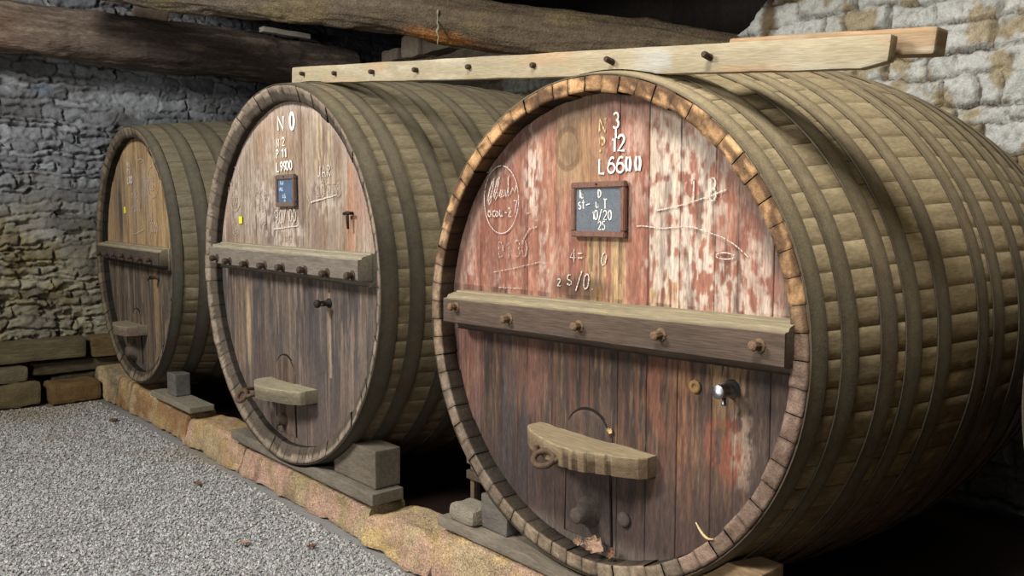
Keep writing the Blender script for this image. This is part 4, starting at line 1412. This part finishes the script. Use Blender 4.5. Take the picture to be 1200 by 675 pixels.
def c2(S, A_, nn, nf):
    c = np.zeros(S.shape + (3,)) + lin((116, 104, 90))
    c = mixc(c, lin((98, 84, 66)), sst(2.0, 4.5, S) * .8)
    c = mixc(c, lin((176, 118, 62)), bl(S, A_ * .5, 4.05, 2.55, .35, .22, .5, 3) * .8)
    c = mixc(c, lin((128, 114, 80)), sst(.04, .14, nn) * .6)
    c = mixc(c, lin((58, 48, 40)), bl(S, A_ * .5, 4.75, 2.35, .10, .12, .4, 5) * .8)
    return c * (.75 + .9 * (nf + .5) * .5)[..., None]


log('roof_log', 'thick weathered roof log along the top of the left wall', [(-7.02, -2.2, Z0 + 2.27), (-7.0, .3, Z0 + 2.29), (-7.0, 3.1, Z0 + 2.29)],
    [.235, .25, .27, .25], 601, c1, .02, .5)
log('roof_log', 'long dark roof log running over the middle cask to the back wall',
    [(-6.3, -.55, Z0 + 2.66), (-4.76, .8, Z0 + 2.43), (-3.3, 2.0, Z0 + 2.13), (-1.45, 3.45, Z0 + 1.78)], [.19, .20, .22, .20, .15], 602, c2, .022)
log('roof_log', 'dark roof log high in the shadow above the whitewashed wall', [(-3.4, .9, Z0 + 2.72), (-1.2, 2.6, Z0 + 2.3), (.3, 3.7, Z0 + 2.35)], [.10, .11, .1], 603,
    lambda S, A_, nn, nf: (np.zeros(S.shape + (3,)) + lin((74, 64, 54))) * (.75 + .9 * (nf + .5) * .5)[..., None], .015)

tag(rough_block('pale_sliver', (.10, .62, .06), M['beam'], None, (-6.86, 2.12, Z0 + 2.575), .012, .012, 6, 14, (214, 206, 194), .06, 811, rz=.06),  # small whitish piece added on top of the log
    'whitish sliver lying on the roof log above the middle cask', 'board')
tag(rough_block('loose_stone', (.22, .34, .13), M['stone'], None, (-6.95, .62, Z0 + 2.53), .04, .02, 6, 10, (150, 132, 116), .1, 812),
    'pale loose stone lying on top of the left roof log', 'stone')

# the dangling bit of string
bm = bmesh.new()
p0 = Vector((-3.32, 1.72, Z0 + 2.18))
pts = [p0 + Vector((math.sin(i * 1.3) * .006, math.cos(i * 1.9) * .006, -.022 * i)) for i in range(14)]
tube(bm, pts, [.006 + (.008 if i in (7, 8) else 0) + (.005 if i in (0, 1) else 0) for i in range(14)], 6)
tag(bmobj('string', bm, M['string'], None, smooth=True), 'frayed pale string hanging from the dark roof log', 'string')

# ------------------------------------------------------------------ timbers and stones at the foot of the left wall
tag(rough_block('old_timber', (.24, 1.55, .20), M['timber'], None, (-7.10, -.91, .40), .015, .016, 6, 34, (101, 91, 68), .14, 701),
    'old squared timber along the left wall foot, above the stone blocks', 'timber', 'old timbers at the wall foot')
tag(rough_block('old_timber', (.26, 1.0, .22), M['timber'], None, (-7.12, .42, .372), .02, .016, 6, 34, (108, 91, 62), .14, 702),
    'brown timber behind the farthest cask at the wall foot', 'timber', 'old timbers at the wall foot')
tag(rough_block('old_timber', (.20, 1.0, .12), M['timber'], None, (-7.17, -.12, .235), .015, .016, 6, 34, (85, 75, 57), .14, 703),
    'low dark timber lying under the other timbers by the wall', 'timber', 'old timbers at the wall foot')
tag(rough_block('stone_block', (.42, 1.0, .225), M['stone'], None, (-6.95, -1.12, .0), .03, .020, 7, 26, (103, 91, 65), .12, 704),
    'squared stone block on the gravel at the left edge', 'stone', 'stones at the wall foot')
tag(rough_block('stone_block', (.34, .95, .13), M['stone'], None, (-6.97, -1.19, .242), .03, .020, 7, 26, (104, 96, 77), .12, 705),
    'flat stone slab stacked on the block at the left edge', 'stone', 'stones at the wall foot')
tag(rough_block('stone_block', (.34, .46, .20), M['stone'], None, (-6.80, -.33, .0), .04, .020, 7, 26, (109, 86, 55), .14, 706),
    'brown rounded stone on the gravel beside the kerb end', 'stone', 'stones at the wall foot')
tag(rough_block('stone_block', (.20, .5, .215), M['stone'], None, (-7.20, -.2, .0), .03, .020, 7, 26, (73, 65, 50), .12, 707),
    'dark stone propping the low timber against the wall', 'stone', 'stones at the wall foot')
tag(rough_block('stone_block', (.24, .4, .34), M['stone'], None, (-7.14, .68, .0), .03, .020, 7, 26, (90, 80, 60), .12, 708),
    'stone propping the brown timber behind the farthest cask', 'stone', 'stones at the wall foot')

# ------------------------------------------------------------------ ground
xs = np.arange(-7.6, 4.6, .05)
ys = np.arange(-4.5, 4.3, .05)
X, Y = np.meshgrid(xs, ys, indexing='ij')
Zg = (fbm(X * 1.5, Y * 1.5, seed=3) - .5) * .02 - .012
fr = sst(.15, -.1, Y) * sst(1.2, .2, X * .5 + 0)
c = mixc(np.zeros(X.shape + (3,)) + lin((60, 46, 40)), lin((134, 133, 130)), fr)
c = mixc(c, lin((138, 124, 102)), sst(.56, .7, fbm(X * 1.3, Y * 1.3, seed=9)) * fr * .5)
c = mixc(c, lin((100, 90, 72)), sst(-5.6, -7.0, X) * fr * .7)
tag(mesh('floor', np.stack([X, Y, Zg], -1).reshape(-1, 3), gridf(len(xs), len(ys)), M['gravel'], None, col=c.reshape(-1, 3)),
    'grey gravel floor', None, None, 'structure')

NP = 84000
py0 = 0
px = -7.3 + 6.9 * RNG.random(NP) ** .85
py = -.1 - 3.3 * RNG.random(NP) ** .9 * np.clip((-px + .3) / 3.2, .1, 1)
# keep to the visible wedge of ground, clear of the blocks
keep = (py > -3.4) & (py < -.15) & ~((px < -6.72) & (py < -.55) & (py > -1.68)) & ~((px < -6.6) & (py > -.6))
px, py = px[keep], py[keep]
NP = len(px)
base = np.array([[1, 0, 0], [-1, 0, 0], [0, 1, 0], [0, -1, 0], [0, 0, 1], [0, 0, -1.0]])
ft = np.array([[0, 2, 4], [2, 1, 4], [1, 3, 4], [3, 0, 4], [2, 0, 5], [1, 2, 5], [3, 1, 5], [0, 3, 5]])
sz = RNG.uniform(.0055, .0125, (NP, 1, 1)) * RNG.uniform(.65, 1.25, (NP, 1, 3))
V = base[None] * sz * RNG.uniform(.8, 1.2, (NP, 6, 3))
ang = RNG.uniform(0, 6.28, NP)
tl = RNG.uniform(-.6, .6, NP)
ca, sa, ct, st_ = np.cos(ang), np.sin(ang), np.cos(tl), np.sin(tl)
Rm = np.zeros((NP, 3, 3))
Rm[:, 0, 0], Rm[:, 0, 1] = ca, -sa
Rm[:, 1, 0], Rm[:, 1, 1] = sa * ct, ca * ct
Rm[:, 1, 2] = -st_
Rm[:, 2, 0], Rm[:, 2, 1], Rm[:, 2, 2] = sa * st_, ca * st_, ct
V = np.einsum('nij,nkj->nki', Rm, V)
V[:, :, 0] += px[:, None]
V[:, :, 1] += py[:, None]
V[:, :, 2] += ((fbm(px * 1.5, py * 1.5, seed=3) - .5) * .02 - .010)[:, None] + RNG.uniform(.0, .006, (NP, 1))
tone = RNG.uniform(.62, 1.3, (NP, 1)) * np.where(RNG.random((NP, 1)) < .06, 1.35, 1)
pc = lin((172, 171, 168))[None] * tone * (1 + RNG.normal(0, .03, (NP, 3)))
w = sst(.56, .7, fbm(px * 1.3, py * 1.3, seed=9)) * .4 + sst(-5.6, -6.9, px) * .5
pc = mixc(pc, lin((140, 122, 96)), w)
pc = np.clip(pc, .02, .75)
F = (ft[None] + (np.arange(NP) * 6)[:, None, None]).reshape(-1, 3)
tag(mesh('gravel', V.reshape(-1, 3), F, M['gravel'], None, col=np.repeat(pc, 6, 0), smooth=False),
    'loose pale grey gravel covering the floor in front of the kerb', 'gravel', None, 'stuff')

# ------------------------------------------------------------------ leaves, shavings
def leaf(label, loc, size, mat, rot, curl, seed, name='dry_leaf'):
    n, m = 11, 7
    rows = []
    V = []
    for i in range(n):
        t = i / (n - 1)
        w = size * .36 * math.sin(math.pi * min(1, t * 1.02 + .02)) ** .8 * (1 + .25 * math.sin(t * 21 + seed))
        for j in range(m):
            u = j / (m - 1) * 2 - 1
            V.append(((t - .5) * size, u * w, curl * (u * u) * w * 1.2 + curl * (t - .5) ** 2 * size * .7 + .003 * math.sin(9 * u + seed + 7 * t)))
    me_o = mesh(name, np.array(V), gridf(n, m), mat, None, smooth=False, loc=loc)
    me_o.rotation_euler = rot
    s = me_o.modifiers.new('s', 'SOLIDIFY')
    s.thickness = .0012
    return tag(me_o, label, 'shaving' if name == 'wood_shaving' else 'leaf')


leaf('pale curled dry leaf on the rim at the foot of the red cask', (.065, .035, Z0 - .930), .095, M['leaf'], (.9, .35, .3), .5, 1)
leaf('rust brown dry leaf lying right of the pale curled leaf', (.165, .04, Z0 - .938), .06, M['leafrust'], (1.0, -.2, -.4), .4, 2)
leaf('small tan leaf fragment left of the pale curled leaf', (-.035, .04, Z0 - .945), .05, M['leaf'], (.7, .2, .6), .3, 3)
bm = bmesh.new()
tube(bm, [(.60 + .10 * t, .016 - .03 * t, Z0 - .672 - .034 * math.sin(t * 2.4) - .004 * t) for t in np.linspace(0, 1, 12)], [.002 + .0035 * math.sin(math.pi * t) for t in np.linspace(0.05, .95, 12)], 6)
tag(bmobj('wood_shaving', bm, M['shaving'], None, smooth=True), 'thin pale wood curl on the lower right rim of the red cask', 'shaving')
leaf('small yellow wood chip stuck above the red cask ledge', (.115, .070, Z0 - .425), .028, M['shaving'], (1.3, .5, .1), .3, 5, 'wood_shaving')
for i, (x, y, s, lab) in enumerate(((-3.25, -.42, .07, 'dark twig leaf on the gravel in front of the middle cask'),
                                    (-2.02, -.62, .06, 'tan leaf on the gravel nearest the bottom edge'),
                                    (-1.72, -.36, .06, 'dark leaf scrap on the gravel near the rounded sandy stone'),
                                    (-5.55, -.30, .10, 'brown bark scrap on the gravel by the farthest kerb stone'))):
    leaf(lab, (x, y, .012), s, M['leafrust' if i != 1 else 'leaf'], (0, 0, .7 * i), .3, 10 + i)

# ------------------------------------------------------------------ camera
f_px = 986.94
cam = bpy.data.cameras.new('camera')
cam.sensor_width = 36.0
cam.lens = 36.0 * f_px / 1200.0
cam.clip_end = 60
co = bpy.data.objects.new('camera', cam)
COL.objects.link(co)
R_ = np.array([[0.6603460426, 0.7509614510, 0.0000559782], [-0.0647231888, 0.0568390447, 0.9962832086], [-0.7481671022, 0.6578952973, -0.0861380581]])
mw = Matrix.Identity(4)
for i in range(3):
    mw[i][0], mw[i][1], mw[i][2] = R_[0][i], R_[1][i], -R_[2][i]
mw.translation = Vector((2.45989, -2.54195, .48166 + Z0))
co.matrix_world = mw
SC.camera = co


# ------------------------------------------------------------------ light: daylight from two openings in front, plus an added fill lamp
def area_light(name, loc, target, sx, sy, power, col, spread=180):
    l = bpy.data.lights.new(name, 'AREA')
    l.shape = 'RECTANGLE'
    l.size, l.size_y = sx, sy
    l.energy = power
    l.color = col
    o = bpy.data.objects.new(name, l)
    COL.objects.link(o)
    l.spread = math.radians(spread)
    o.location = loc
    d = Vector(target) - Vector(loc)
    o.rotation_euler = d.to_track_quat('-Z', 'Y').to_euler()
    return o


area_light('window_daylight', (-2.6, -5.2, 5.2), (-1.6, 0, 1.4), 1.6, 1.2, 500, (1.0, .97, .93))
area_light('doorway_daylight', (.6, -6.5, 2.3), (-1.5, 0, 1.5), 1.5, 1.2, 115, (1.0, .98, .95))
area_light('side_fill', (1.5, -2.9, 6.3), (1.1, 1.2, 2.0), 1.6, 1.4, 112, (1.0, .97, .92), 95)  # unseen fill lamp added to brighten the right flank and top
w = bpy.data.worlds.new('world')
SC.world = w
w.use_nodes = True
w.node_tree.nodes['Background'].inputs[0].default_value = (.80, .88, 1.0, 1)
w.node_tree.nodes['Background'].inputs[1].default_value = .05
SC.view_settings.view_transform = 'Standard'
SC.view_settings.look = 'None'
SC.view_settings.gamma = 1.0
SC.view_settings.use_curve_mapping = False
SC.view_settings.exposure = 0.0
